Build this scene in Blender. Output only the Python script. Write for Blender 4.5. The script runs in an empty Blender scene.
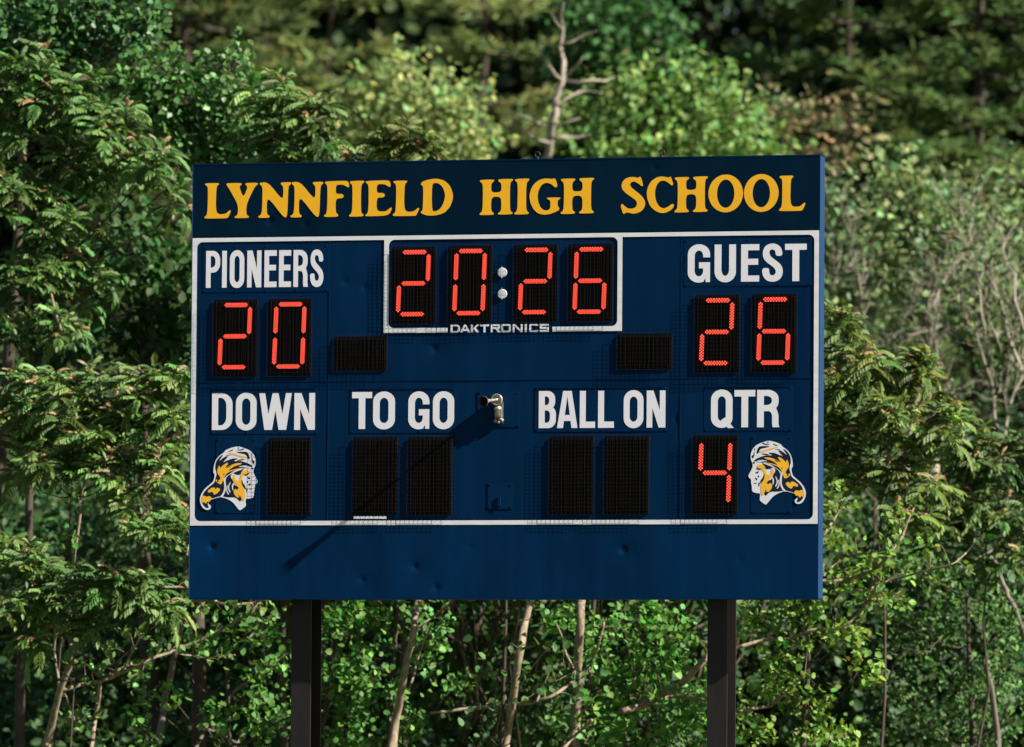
import bpy, bmesh, math, random
import numpy as np
from mathutils import Vector, Matrix
from mathutils.geometry import delaunay_2d_cdt

sc = bpy.context.scene
COL = sc.collection
random.seed(7)
rng = np.random.default_rng(11)
R = math.radians

# ------------------------------------------------------------------ camera
TH, DIST, CAMZ = R(15.0), 66.714, 1.765
YAW, PITCH, ROLL, FPX = 0.00129, 0.05739, 0.00739, 7911.68
C0 = np.array([DIST * math.sin(TH), -DIST * math.cos(TH), CAMZ])
_a = -TH + YAW
FW = np.array([math.sin(_a) * math.cos(PITCH), math.cos(_a) * math.cos(PITCH), math.sin(PITCH)])
_r = np.array([math.cos(_a), -math.sin(_a), 0.0])
_u = np.cross(_r, FW)
RT = _r * math.cos(ROLL) + _u * math.sin(ROLL)
UP = -_r * math.sin(ROLL) + _u * math.cos(ROLL)

cd = bpy.data.cameras.new('camera')
cam = bpy.data.objects.new('camera', cd)
COL.objects.link(cam)
cam.matrix_world = Matrix(((RT[0], UP[0], -FW[0], C0[0]), (RT[1], UP[1], -FW[1], C0[1]),
                           (RT[2], UP[2], -FW[2], C0[2]), (0, 0, 0, 1)))
cd.sensor_width = 36.0
cd.lens = FPX / 1024 * 36.0
cd.clip_start, cd.clip_end = 1.0, 3000.0
cd.dof.use_dof = True
cd.dof.focus_distance = DIST * 0.998
cd.dof.aperture_fstop = 2.7
sc.camera = cam

# ------------------------------------------------------------------ light
SUN = Vector((1.88, -0.37, 1.43)).normalized()
sd = bpy.data.lights.new('sun', 'SUN')
sd.energy, sd.angle, sd.color = 5.0, R(0.5), (1.0, 0.945, 0.84)
sun = bpy.data.objects.new('sun', sd)
COL.objects.link(sun)
sun.rotation_euler = SUN.to_track_quat('Z', 'Y').to_euler()
sun.location = (20, -5, 30)
w = bpy.data.worlds.new('World')
sc.world = w
w.use_nodes = True
nt = w.node_tree
sky = nt.nodes.new('ShaderNodeTexSky')
sky.sky_type = 'NISHITA'
sky.sun_disc = False
sky.sun_elevation = math.asin(SUN.z)
sky.sun_rotation = math.atan2(SUN.x, SUN.y)
nt.links.new(sky.outputs[0], nt.nodes['Background'].inputs[0])
nt.nodes['Background'].inputs[1].default_value = 0.034
vs = sc.view_settings
vs.view_transform, vs.look, vs.gamma, vs.use_curve_mapping = 'Standard', 'None', 1.0, False
vs.exposure = 1.35
sc.cycles.max_bounces = 5
sc.cycles.diffuse_bounces = 3
sc.cycles.transmission_bounces = 3
sc.cycles.glossy_bounces = 2
sc.cycles.use_denoising = True
sc.cycles.denoiser = 'OPENIMAGEDENOISE'
sc.cycles.denoising_input_passes = 'RGB_ALBEDO_NORMAL'
sc.cycles.denoising_prefilter = 'ACCURATE'
sc.cycles.sample_clamp_indirect = 4.0


# ------------------------------------------------------------------ mapping
def ray(px, py):
    d = FW + RT * ((px - 512) / FPX) - UP * ((py - 373.5) / FPX)
    return d


def P(px, py, Y=0.0):
    """the point of the plane y = Y seen at photo pixel px, py"""
    d = ray(px, py)
    t = (Y - C0[1]) / d[1]
    return C0 + d * t


def B(px, py):
    p = P(px, py, 0.0)
    return p[0], p[2]


def mpp(Y):
    return (Y - C0[1]) / FW[1] / FPX


# ------------------------------------------------------------------ helpers
def link(name, me, mat=None, parent=None):
    o = bpy.data.objects.new(name, me)
    COL.objects.link(o)
    if mat is not None and me is not None:
        for m in (mat if isinstance(mat, (list, tuple)) else [mat]):
            me.materials.append(m)
    if parent is not None:
        o.parent = parent
        if parent.type == 'EMPTY':
            o.matrix_parent_inverse = Matrix.Translation(parent.location).inverted()
    return o


def thing(name, label, cat, loc, group=None):
    o = bpy.data.objects.new(name, None)
    o.empty_display_size = 0.3
    COL.objects.link(o)
    o.location = loc
    o['label'], o['category'] = label, cat
    if group:
        o['group'] = group
    return o


class MB:
    def __init__(s):
        s.v, s.f, s.mi = [], [], []

    def poly(s, pts, mi=0):
        n = len(s.v)
        s.v += [tuple(p) for p in pts]
        s.f.append(tuple(range(n, n + len(pts))))
        s.mi.append(mi)

    def box(s, x0, x1, y0, y1, z0, z1, mi=0):
        n = len(s.v)
        s.v += [(x, y, z) for x in (x0, x1) for y in (y0, y1) for z in (z0, z1)]
        for q in ((0, 1, 3, 2), (4, 6, 7, 5), (0, 4, 5, 1), (2, 3, 7, 6), (0, 2, 6, 4), (1, 5, 7, 3)):
            s.f.append(tuple(n + i for i in q))
            s.mi.append(mi)

    def tube(s, pts, rad, sides=6, mi=0, cap=True):
        pts = [np.asarray(p, float) for p in pts]
        k = len(pts)
        if np.isscalar(rad):
            rad = [rad] * k
        n0 = len(s.v)
        ref = np.array([0.31, 0.87, 0.38])
        for i, p in enumerate(pts):
            t = pts[min(i + 1, k - 1)] - pts[max(i - 1, 0)]
            t = t / (np.linalg.norm(t) + 1e-9)
            a = np.cross(t, ref)
            a /= np.linalg.norm(a) + 1e-9
            b = np.cross(t, a)
            for j in range(sides):
                an = 2 * math.pi * j / sides
                s.v.append(tuple(p + rad[i] * (a * math.cos(an) + b * math.sin(an))))
        for i in range(k - 1):
            for j in range(sides):
                j2 = (j + 1) % sides
                s.f.append((n0 + i * sides + j, n0 + i * sides + j2, n0 + (i + 1) * sides + j2, n0 + (i + 1) * sides + j))
                s.mi.append(mi)
        if cap:
            s.f.append(tuple(n0 + j for j in reversed(range(sides))))
            s.f.append(tuple(n0 + (k - 1) * sides + j for j in range(sides)))
            s.mi += [mi, mi]

    def revolve(s, c, axis, prof, sides=20, mi=0):
        """prof: list of (distance along axis, radius)"""
        c, axis = np.asarray(c, float), np.asarray(axis, float)
        axis = axis / np.linalg.norm(axis)
        a = np.cross(axis, [0.2, 0.3, 0.9])
        a /= np.linalg.norm(a)
        b = np.cross(axis, a)
        n0 = len(s.v)
        for d, r in prof:
            for j in range(sides):
                an = 2 * math.pi * j / sides
                s.v.append(tuple(c + axis * d + r * (a * math.cos(an) + b * math.sin(an))))
        for i in range(len(prof) - 1):
            for j in range(sides):
                j2 = (j + 1) % sides
                s.f.append((n0 + i * sides + j, n0 + i * sides + j2, n0 + (i + 1) * sides + j2, n0 + (i + 1) * sides + j))
                s.mi.append(mi)

    def build(s, name, mat, parent=None, smooth=False, bevel=0):
        me = bpy.data.meshes.new(name)
        me.from_pydata(s.v, [], s.f)
        o = link(name, me, mat, parent)
        me.polygons.foreach_set('material_index', s.mi)
        bm = bmesh.new()
        bm.from_mesh(me)
        bmesh.ops.recalc_face_normals(bm, faces=bm.faces)
        if bevel:
            bmesh.ops.bevel(bm, geom=bm.edges[:], offset=bevel, segments=2, affect='EDGES', profile=0.7)
        bm.to_mesh(me)
        bm.free()
        if smooth:
            me.polygons.foreach_set('use_smooth', [True] * len(me.polygons))
        me.update()
        return o


# ------------------------------------------------------------------ materials
def new_mat(name):
    m = bpy.data.materials.new(name)
    m.use_nodes = True
    return m, m.node_tree, m.node_tree.nodes['Principled BSDF']


def paint(name, col, rough=0.45, var=0.12, spec=0.5, metal=0.0, scale=3.0, bump=0.0, stretch=(1, 1, 1), dirt=None):
    m, t, b = new_mat(name)
    tc = t.nodes.new('ShaderNodeTexCoord')
    mp = t.nodes.new('ShaderNodeMapping')
    mp.inputs['Scale'].default_value = stretch
    t.links.new(tc.outputs['Object'], mp.inputs[0])
    n = t.nodes.new('ShaderNodeTexNoise')
    n.inputs['Scale'].default_value = scale
    n.inputs['Detail'].default_value = 6
    n.inputs['Roughness'].default_value = 0.65
    t.links.new(mp.outputs[0], n.inputs['Vector'])
    r = t.nodes.new('ShaderNodeValToRGB')
    r.color_ramp.elements[0].position, r.color_ramp.elements[1].position = 0.3, 0.7
    r.color_ramp.elements[0].color = (*[c * (1 - var) for c in col], 1)
    r.color_ramp.elements[1].color = (*[min(1, c * (1 + var)) for c in (dirt or col)], 1)
    t.links.new(n.outputs[0], r.inputs[0])
    t.links.new(r.outputs[0], b.inputs['Base Color'])
    b.inputs['Roughness'].default_value = rough
    b.inputs['Metallic'].default_value = metal
    b.inputs['Specular IOR Level'].default_value = spec
    mr = t.nodes.new('ShaderNodeMapRange')
    mr.inputs[3].default_value, mr.inputs[4].default_value = rough * 0.85, min(1, rough * 1.2)
    t.links.new(n.outputs[0], mr.inputs[0])
    t.links.new(mr.outputs[0], b.inputs['Roughness'])
    if bump:
        bp = t.nodes.new('ShaderNodeBump')
        bp.inputs['Strength'].default_value = bump
        bp.inputs['Distance'].default_value = 0.01
        t.links.new(n.outputs[0], bp.inputs['Height'])
        t.links.new(bp.outputs[0], b.inputs['Normal'])
    return m


M_NAVY = paint('navy_paint', (0.0003, 0.0160, 0.055), 0.6, 0.26, 0.04, scale=1.3, stretch=(2.0, 1, 0.3))
M_FOOT = paint('navy_footer_paint', (0.0003, 0.0195, 0.066), 0.6, 0.30, 0.04, scale=1.3, stretch=(1.6, 1, 0.3))
M_HEAD = paint('navy_header_paint', (0.0003, 0.0112, 0.028), 0.6, 0.18, 0.04, scale=1.3, stretch=(2.0, 1, 0.3))
M_SIDE = paint('blue_side_paint', (0.006, 0.031, 0.094), 0.55, 0.15, 0.3, scale=4, stretch=(1, 1, 0.4))
M_PLATE = paint('navy_plate_paint', (0.0004, 0.0168, 0.057), 0.55, 0.12, 0.05, scale=5)
M_WHITE = paint('white_vinyl', (0.77, 0.74, 0.80), 0.5, 0.06, 0.2, scale=6, dirt=(0.72, 0.70, 0.77))
M_BORDER = paint('white_border_vinyl', (0.70, 0.68, 0.73), 0.5, 0.10, 0.3, scale=4, stretch=(1, 1, 3))
M_GOLD = paint('gold_vinyl', (0.86, 0.425, 0.014), 0.5, 0.05, 0.3, scale=6)
M_EGOLD = paint('emblem_gold', (0.90, 0.46, 0.03), 0.5, 0.04, 0.3)
M_ENAVY = paint('emblem_navy', (0.0012, 0.008, 0.030), 0.5, 0.04, 0.3)
M_BLACK = paint('black_display', (0.0035, 0.003, 0.0034), 0.6, 0.2, 0.08, scale=9)
M_WIRE = paint('dark_wire', (0.012, 0.010, 0.010), 0.6, 0.3, 0.12, scale=14, dirt=(0.026, 0.015, 0.011))
M_STEEL = paint('dark_brown_steel', (0.013, 0.010, 0.010), 0.55, 0.2, 0.3, scale=5, stretch=(3, 3, 0.5))
M_GREY = paint('colon_grey', (0.62, 0.63, 0.66), 0.5, 0.06, 0.4)
M_CHROME = paint('horn_metal', (0.36, 0.33, 0.29), 0.35, 0.35, 0.5, metal=0.5, scale=20)
M_HORNDARK = paint('horn_inner', (0.03, 0.012, 0.009), 0.5, 0.2, 0.2)
M_HORN = paint('horn_body', (0.16, 0.15, 0.12), 0.5, 0.35, 0.4, metal=0.3, scale=30)
M_BARK_TAN = paint('tan_bark', (0.195, 0.152, 0.106), 0.9, 0.6, 0.2, scale=22, stretch=(1, 1, 0.3), bump=0.4)
M_BARK_GREY = paint('grey_bark', (0.14, 0.12, 0.10), 0.85, 0.35, 0.2, scale=9, stretch=(1, 1, 0.3), bump=0.4)
M_BARK_DARK = paint('dark_bark', (0.055, 0.042, 0.032), 0.9, 0.35, 0.2, scale=9, stretch=(1, 1, 0.3), bump=0.4)
M_BRUSH = paint('pale_brush_bark', (0.23, 0.205, 0.16), 0.9, 0.3, 0.2, scale=9, stretch=(1, 1, 0.3))
M_DEAD = paint('weathered_wood', (0.28, 0.235, 0.19), 0.85, 0.3, 0.2, scale=7, stretch=(1, 1, 0.3), bump=0.4)


def emit(name, col, k):
    m, t, b = new_mat(name)
    b.inputs['Base Color'].default_value = (0.05, 0.005, 0.004, 1)
    b.inputs['Emission Color'].default_value = (*col, 1)
    b.inputs['Emission Strength'].default_value = k
    b.inputs['Roughness'].default_value = 0.4
    return m


M_LED = emit('led_red', (1.0, 0.085, 0.042), 0.95)
M_LED.node_tree.nodes['Principled BSDF'].inputs['Base Color'].default_value = (0.55, 0.06, 0.04, 1)
M_LEDBED = emit('led_bed_glow', (0.5, 0.006, 0.003), 0.14)  # weak emission stands in for LED light spread over the plate


def leaf_mat(name, rough=0.55, trans=0.33, spec=0.28, hue=0.49):
    m, t, b = new_mat(name)
    at = t.nodes.new('ShaderNodeAttribute')
    at.attribute_name = 'tint'
    t.links.new(at.outputs['Color'], b.inputs['Base Color'])
    b.inputs['Roughness'].default_value = rough
    b.inputs['Specular IOR Level'].default_value = spec
    tr = t.nodes.new('ShaderNodeBsdfTranslucent')
    hs = t.nodes.new('ShaderNodeHueSaturation')
    hs.inputs['Value'].default_value = 1.25
    hs.inputs['Saturation'].default_value = 1.1
    hs.inputs['Hue'].default_value = hue
    t.links.new(at.outputs['Color'], hs.inputs['Color'])
    t.links.new(hs.outputs[0], tr.inputs['Color'])
    mx = t.nodes.new('ShaderNodeMixShader')
    mx.inputs[0].default_value = trans
    t.links.new(b.outputs[0], mx.inputs[1])
    t.links.new(tr.outputs[0], mx.inputs[2])
    t.links.new(mx.outputs[0], t.nodes['Material Output'].inputs['Surface'])
    return m


M_LEAF = leaf_mat('leaf')
M_GLOSS = leaf_mat('glossy_leaf', 0.45, 0.25, 0.4)
M_NEEDLE = leaf_mat('needle', 0.6, 0.35, 0.2, 0.51)

# ------------------------------------------------------------------ setting: ground
gm = bpy.data.meshes.new('ground')
gm.from_pydata([(-1500, -300, 0), (1500, -300, 0), (1500, 2500, 0), (-1500, 2500, 0)], [], [(0, 1, 2, 3)])
m, t, b = new_mat('forest_floor_grass')
n = t.nodes.new('ShaderNodeTexNoise')
n.inputs['Scale'].default_value = 0.6
n.inputs['Detail'].default_value = 8
tc = t.nodes.new('ShaderNodeTexCoord')
t.links.new(tc.outputs['Object'], n.inputs['Vector'])
r = t.nodes.new('ShaderNodeValToRGB')
r.color_ramp.elements[0].color = (0.035, 0.06, 0.02, 1)
r.color_ramp.elements[1].color = (0.09, 0.10, 0.04, 1)
t.links.new(n.outputs[0], r.inputs[0])
t.links.new(r.outputs[0], b.inputs['Base Color'])
b.inputs['Roughness'].default_value = 0.95
g = link('ground', gm, m)
g['kind'] = 'structure'


# ------------------------------------------------------------------ 2-D shapes
def inside(pt, poly):
    x, y = pt
    c = False
    j = len(poly) - 1
    for i in range(len(poly)):
        xi, yi = poly[i]
        xj, yj = poly[j]
        if (yi > y) != (yj > y) and x < (xj - xi) * (y - yi) / (yj - yi) + xi:
            c = not c
        j = i
    return c


def fill(ops):
    """ops: ordered list of (True/False, polygon): add or cut; returns verts, triangles"""
    vs_, es = [], []
    for _, po in ops:
        n0 = len(vs_)
        vs_ += [Vector((p[0], p[1])) for p in po]
        es += [(n0 + i, n0 + (i + 1) % len(po)) for i in range(len(po))]
    ov, oe, of, *_ = delaunay_2d_cdt(vs_, es, [], 0, 1e-5)
    tris = []
    for f in of:
        cx = sum(ov[i][0] for i in f) / len(f)
        cy = sum(ov[i][1] for i in f) / len(f)
        ins = False
        for sgn, po in ops:
            if inside((cx, cy), po):
                ins = sgn
        if ins:
            tris.append(tuple(f))
    return [(v[0], v[1]) for v in ov], tris


def chaikin(po, r=0.2):
    out = []
    for i in range(len(po)):
        a, b_ = po[i], po[(i + 1) % len(po)]
        out.append((a[0] + (b_[0] - a[0]) * r, a[1] + (b_[1] - a[1]) * r))
        out.append((a[0] + (b_[0] - a[0]) * (1 - r), a[1] + (b_[1] - a[1]) * (1 - r)))
    return out


def rect(x0, y0, x1, y1):
    return [(x0, y0), (x1, y0), (x1, y1), (x0, y1)]


def rr(x0, y0, x1, y1, rx, ry=None, corners='1234', n=7):
    """rounded rectangle, corners: 1 bottom-left 2 bottom-right 3 top-right 4 top-left"""
    ry = rx if ry is None else ry
    out = []
    for k, (cx, cy, a0) in enumerate(((x0 + rx, y0 + ry, 180), (x1 - rx, y0 + ry, 270), (x1 - rx, y1 - ry, 0), (x0 + rx, y1 - ry, 90))):
        if str(k + 1) in corners:
            for i in range(n + 1):
                a = R(a0 + 90 * i / n)
                out.append((cx + rx * math.cos(a), cy + ry * math.sin(a)))
        else:
            out.append(((x0, y0), (x1, y0), (x1, y1), (x0, y1))[k])
    return out


def ell(cx, cy, rx, ry, n=36):
    return [(cx + rx * math.cos(2 * math.pi * i / n), cy + ry * math.sin(2 * math.pi * i / n)) for i in range(n)]


def ztrace(pts, left, base, k=12.8):
    return [((x - left) / k, (base - y) / k) for x, y in pts]


def add_shape(mb, ops, px, py, y, mi=0, sx=1.0):
    """a shape drawn in photo pixels (u right, v up) set on the board with its origin at pixel px, py"""
    x0, z0 = B(px, py)
    x1, _ = B(px + 10, py)
    _, z1 = B(px, py - 10)
    kx, kz = (x1 - x0) / 10, (z1 - z0) / 10
    v, tr = fill(ops)
    n0 = len(mb.v)
    mb.v += [(x0 + a * kx * sx, y, z0 + c * kz) for a, c in v]
    for f in tr:
        mb.f.append(tuple(n0 + i for i in f))
        mb.mi.append(mi)


# gold serif capitals, traced
SER = {}
SER['L'] = [(62, 170), (240, 168), (240, 190), (208, 212), (202, 565), (325, 570), (380, 518), (402, 525), (362, 612), (340, 622), (62, 622), (58, 600), (98, 570), (102, 210), (65, 195)], 58, 621
SER['Y'] = [(335, 165), (535, 165), (530, 190), (500, 210), (555, 355), (612, 215), (582, 195), (582, 165), (742, 165), (735, 190), (700, 215), (595, 440), (595, 570), (630, 595), (625, 614), (450, 614), (445, 595), (488, 570), (488, 440), (375, 240), (340, 190)], 335, 614
SER['N'] = [(278, 155), (390, 155), (580, 395), (583, 210), (555, 190), (545, 158), (682, 155), (682, 180), (645, 205), (638, 600), (590, 607), (375, 325), (372, 560), (412, 585), (407, 608), (266, 608), (266, 585), (312, 560), (318, 210), (285, 185)], 266, 607
SER['F'] = [(705, 150), (985, 145), (1010, 170), (1017, 228), (1000, 232), (940, 195), (845, 195), (845, 315), (925, 312), (950, 340), (930, 370), (845, 372), (845, 550), (880, 580), (872, 606), (700, 606), (695, 585), (735, 560), (740, 205), (705, 175)], 697, 606
SER['I'] = [(255, 145), (437, 140), (437, 165), (398, 195), (398, 550), (434, 575), (430, 599), (250, 601), (248, 580), (288, 550), (290, 195), (256, 170)], 250, 600
SER['E'] = [(455, 145), (745, 138), (772, 165), (777, 222), (760, 227), (700, 188), (600, 188), (600, 302), (685, 300), (707, 328), (690, 358), (600, 360), (600, 535), (720, 540), (780, 486), (799, 495), (757, 592), (460, 599), (453, 580), (495, 550), (497, 195), (460, 170)], 455, 599
SER['D'] = [(458, 180), (480, 150), (560, 125), (660, 115), (760, 140), (835, 210), (873, 320), (868, 390), (835, 480), (770, 550), (690, 580), (600, 590), (520, 582), (460, 552), (463, 533), (488, 520), (492, 210), (460, 192)], 455, 588
SER_D_IN = [(600, 190), (640, 168), (690, 178), (740, 225), (768, 300), (770, 360), (745, 450), (700, 515), (640, 537), (603, 527)]
SER['H'] = [(63, 153), (247, 150), (247, 172), (210, 200), (210, 318), (340, 315), (340, 200), (300, 175), (300, 148), (488, 145), (488, 165), (450, 190), (450, 555), (487, 575), (482, 599), (298, 601), (298, 580), (340, 555), (340, 372), (210, 372), (210, 555), (247, 580), (242, 603), (63, 604), (63, 583), (102, 555), (105, 205), (66, 178)], 63, 602
SER['G'] = [(345, 135), (385, 123), (410, 190), (414, 237), (385, 245), (330, 195), (270, 180), (215, 205), (175, 275), (162, 350), (172, 430), (205, 505), (250, 535), (290, 537), (325, 515), (328, 430), (318, 405), (283, 390), (283, 372), (457, 372), (452, 390), (420, 410), (420, 480), (444, 510), (435, 537), (380, 562), (310, 587), (240, 592), (165, 572), (105, 512), (70, 430), (57, 350), (75, 260), (120, 190), (180, 145), (250, 127), (310, 130)], 55, 583
SER['S'] = [(305, 150), (325, 138), (345, 190), (360, 257), (345, 267), (300, 230), (250, 203), (215, 205), (190, 235), (205, 275), (260, 320), (330, 375), (375, 430), (391, 490), (375, 545), (330, 590), (270, 613), (220, 613), (160, 595), (130, 608), (108, 620), (90, 565), (73, 510), (95, 483), (130, 520), (170, 548), (225, 550), (265, 535), (285, 495), (275, 450), (225, 410), (150, 360), (95, 305), (82, 255), (95, 205), (130, 165), (190, 145), (250, 145), (285, 158)], 75, 605
SER['C'] = [(690, 155), (715, 138), (735, 200), (747, 240), (730, 260), (680, 215), (630, 190), (580, 195), (540, 235), (515, 310), (515, 390), (530, 460), (570, 525), (620, 548), (670, 535), (735, 488), (759, 500), (750, 540), (700, 582), (640, 605), (580, 605), (510, 572), (450, 512), (415, 420), (406, 340), (425, 260), (465, 195), (530, 150), (590, 137), (650, 145)], 405, 600
HEADER = [('L', 204.6), ('Y', 226.2), ('N', 258.6), ('N', 290.7), ('F', 324.3), ('I', 349.5), ('E', 365.5), ('L', 392.9), ('D', 420.5),
          ('H', 479.8), ('I', 514.7), ('G', 529.3), ('H', 560.9), ('S', 620.9), ('C', 646.6), ('H', 674.7), ('O', 708.7), ('O', 744.3), ('L', 779.1)]


def serif_ops(ch):
    if ch == 'O':
        return [(True, ell(17.1, 18.6, 17.3, 18.9, 48)), (False, ell(17.1, 18.4, 8.7, 14.1, 48))]
    pts, l, b_ = SER[ch]
    ops = [(True, chaikin(chaikin(ztrace(pts, l, b_), 0.2), 0.25))]
    if ch == 'D':
        ops.append((False, chaikin(chaikin(ztrace(SER_D_IN, l, b_), 0.25), 0.25)))
    return ops


# condensed sans capitals
S_TR = [(540, 300), (445, 300), (440, 240), (425, 215), (400, 203), (370, 205), (352, 235), (355, 275), (385, 320), (450, 370), (510, 420), (540, 475), (548, 540), (535, 600), (500, 650), (450, 675), (395, 683), (335, 672), (285, 635), (255, 575), (247, 480), (348, 475), (352, 545), (365, 578), (395, 590), (430, 578), (448, 540), (440, 500), (400, 455), (330, 405), (280, 355), (260, 300), (258, 240), (275, 180), (310, 140), (360, 120), (410, 115), (465, 130), (510, 165), (535, 220)]


def sans(ch, w, h, s, t, wide=False):
    ry = min(h * 0.27, w * 0.62) if not wide else 1.5
    rx = w / 2 - 0.01 if not wide else 1.5
    irx = (w - 2 * s) / 2 - 0.01 if not wide else 0.6
    iry = max(0.5, ry - t * 0.75) if not wide else 0.6
    O = [(True, rr(0, -0.5 * (not wide), w, h + 0.5 * (not wide), rx, ry)), (False, rr(s, t - 0.3, w - s, h - t + 0.3, irx, iry))]
    if ch == 'O':
        return O
    if ch == 'I':
        return [(True, rect(0, 0, s, h))]
    if ch == 'L':
        return [(True, rect(0, 0, s, h)), (True, rect(s - .1, 0, w, t))]
    if ch == 'T':
        return [(True, rect(0, h - t, w, h)), (True, rect(w / 2 - s / 2, 0, w / 2 + s / 2, h - t + .1))]
    if ch == 'E':
        return [(True, rect(0, 0, s, h)), (True, rect(s - .1, 0, w, t)), (True, rect(s - .1, h - t, w, h)), (True, rect(s - .1, h * .53 - t / 2, w * .94, h * .53 + t / 2))]
    if ch == 'N':
        k = s * 1.12
        return [(True, rect(0, 0, s * .95, h)), (True, rect(w - s * .95, 0, w, h)), (True, [(0, h), (k, h), (w, 0), (w - k, 0)])]
    if ch == 'U':
        return [(True, rr(0, -.5, w, h, rx, ry * 1.05, '12')), (False, rr(s, t, w - s, h + 1, irx, iry * 1.1, '12'))]
    if ch == 'D':
        q = w * .55 if not wide else 3.0
        return [(True, rr(0, 0, w, h, q, ry * 1.1 if not wide else 3.0, '23')), (False, rr(s, t * .85, w - s, h - t * .85, (w - 2 * s) * .7 if not wide else 1.5, ry * .8 if not wide else 1.5, '23'))]
    if ch in 'PR':
        y0 = h * .41 if ch == 'P' else h * .43
        tt = t * .92
        bw = w if ch == 'P' else w * .96
        q = bw * .5 if not wide else 1.5
        q2 = (bw - 2 * s) * .7 if not wide else .6
        bh = h - y0
        ops = [(True, rr(0, y0, bw, h, q, bh * .42 if not wide else 1.5, '23')), (False, rr(s, y0 + tt, bw - s, h - tt, q2, (bh - 2 * tt) * .42, '23')), (True, rect(0, 0, s, h))]
        if ch == 'R':
            if wide:
                ops.append((True, [(w * .45, y0 + .5), (w * .72, y0 + .5), (w, 0), (w - s * 1.4, 0)]))
            else:
                ops.append((True, [(w * .5, y0 + .4), (w * .62, y0 + tt), (w * .80, y0 + tt), (w * .93, y0 - h * .04), (w * .96, y0 - h * .12), (w * .96, h * .08), (w, 0), (w - s, 0), (w - s * 1.08, h * .10), (w - s * 1.08, y0 - h * .12), (w - s * 1.25, y0 - h * .03)]))
        return ops
    if ch == 'B':
        y0 = h * .49
        tt = t * .85
        ops = [(True, rr(0, y0, w * .95, h, w * .42, (h - y0) * .42, '23')), (True, rr(0, 0, w, y0 + tt * .8, w * .45, y0 * .46, '23'))]
        ops += [(False, rr(s, y0 + tt * .9, w * .95 - s, h - tt, (w - 2 * s) * .6, h * .10, '23')), (False, rr(s, tt, w - s, y0 - tt * .1, (w - 2 * s) * .6, h * .12, '23'))]
        return ops
    if ch == 'A':
        k = s * .52
        c = w / 2
        if wide:
            return [(True, [(0, 0), (c - k, h), (c + k, h), (w, 0)]), (False, [(s * 1.2, 0), (c, h - t), (w - s * 1.2, 0)]), (True, rect(w * .24, h * .2, w * .76, h * .2 + t * .9))]
        return [(True, [(0, 0), (c - s * .72, h), (c + s * .72, h), (w, 0)]), (False, [(s, -.1), (c, h * .86), (w - s, -.1)]),
                (True, [(s * 1.0, h * .19), (w - s * 1.0, h * .19), (w - s * 1.35, h * .19 + t * .95), (s * 1.35, h * .19 + t * .95)])]
    if ch == 'W':
        c = w / 2
        k = s * .95
        return [(True, [(0, h), (k, h), (w * .30 + k * .35, 0), (w * .30 - k * .75, 0)]), (True, [(w * .30 - k * .6, 0), (w * .30 + k * .55, 0), (c + k * .5, h), (c - k * .5, h)]),
                (True, [(c - k * .5, h), (c + k * .5, h), (w * .70 + k * .6, 0), (w * .70 - k * .55, 0)]), (True, [(w * .70 - k * .35, 0), (w * .70 + k * .75, 0), (w, h), (w - k, h)])]
    if ch == 'G':
        return O + [(False, rect(w * .5, h * .53, w + 1, h * .66)), (True, rect(w * .5, h * .53 - t, w, h * .53)), (True, rect(w - s, h * .2, w, h * .5)),
                    (False, [(w * .74, -.6), (w * .8, -.6), (w * .80, h * .1), (w * .72, h * .04)]), (True, rect(w * .80, 0, w, h * .3))]
    if ch == 'Q':
        return O + [(True, [(w * .46, h * .19), (w * .66, h * .27), (w * 1.06, -.6), (w * .80, -.8)])]
    if ch == 'S':
        if wide:
            return [(True, rect(0, h - t, w, h)), (True, rect(0, h / 2 - t / 2, w, h / 2 + t / 2)), (True, rect(0, 0, w, t)), (True, rect(0, h / 2, s, h)), (True, rect(w - s, 0, w, h / 2))]
        return [(True, chaikin([((x - 247) / 301 * w, (676 - y) / 553 * h) for x, y in S_TR], .25))]
    if ch == 'C':
        return O + [(False, rect(w * .6, t, w + 1, h - t))]
    if ch == 'K':
        return [(True, rect(0, 0, s, h)), (True, [(s, h * .42), (w - s * 1.4, h), (w, h), (s + s * .9, h * .45)]), (True, [(w * .3, h * .55), (w * .3 + s, h * .65), (w, 0), (w - s * 1.5, 0)])]


def word(mb, letters, x_ref, y_ref, slope, h, s, t, y, wide=False):
    for ch, x0, x1 in letters:
        add_shape(mb, sans(ch, x1 - x0, h, s, t, wide), x0, y_ref + slope * (x0 - x_ref), y)


# ------------------------------------------------------------------ scoreboard
W2 = 2.743
ZB, ZT = 3.70, 7.40
DEP = 0.172
zA = B(500, 233.5)[1]        # header / display joint
zC = B(500, 525.5)[1]        # display / footer joint
board = thing('scoreboard', 'large navy football scoreboard with red lit digits on two dark steel posts', 'scoreboard', (0, 0.09, 0))

DENT = [(212, 547, 1.3), (415, 567, 1.0), (362, 580, .8), (623, 550, 1.5), (436, 588, .8), (270, 221, .9), (305, 224, .6), (345, 282, .6), (365, 288, .7), (434, 349, 1.0), (655, 168, .5), (676, 419, .5), (470, 547, .3), (572, 531, .4), (740, 560, .3)]
DENT = [(*B(a, c), d) for a, c, d in DENT]


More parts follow.
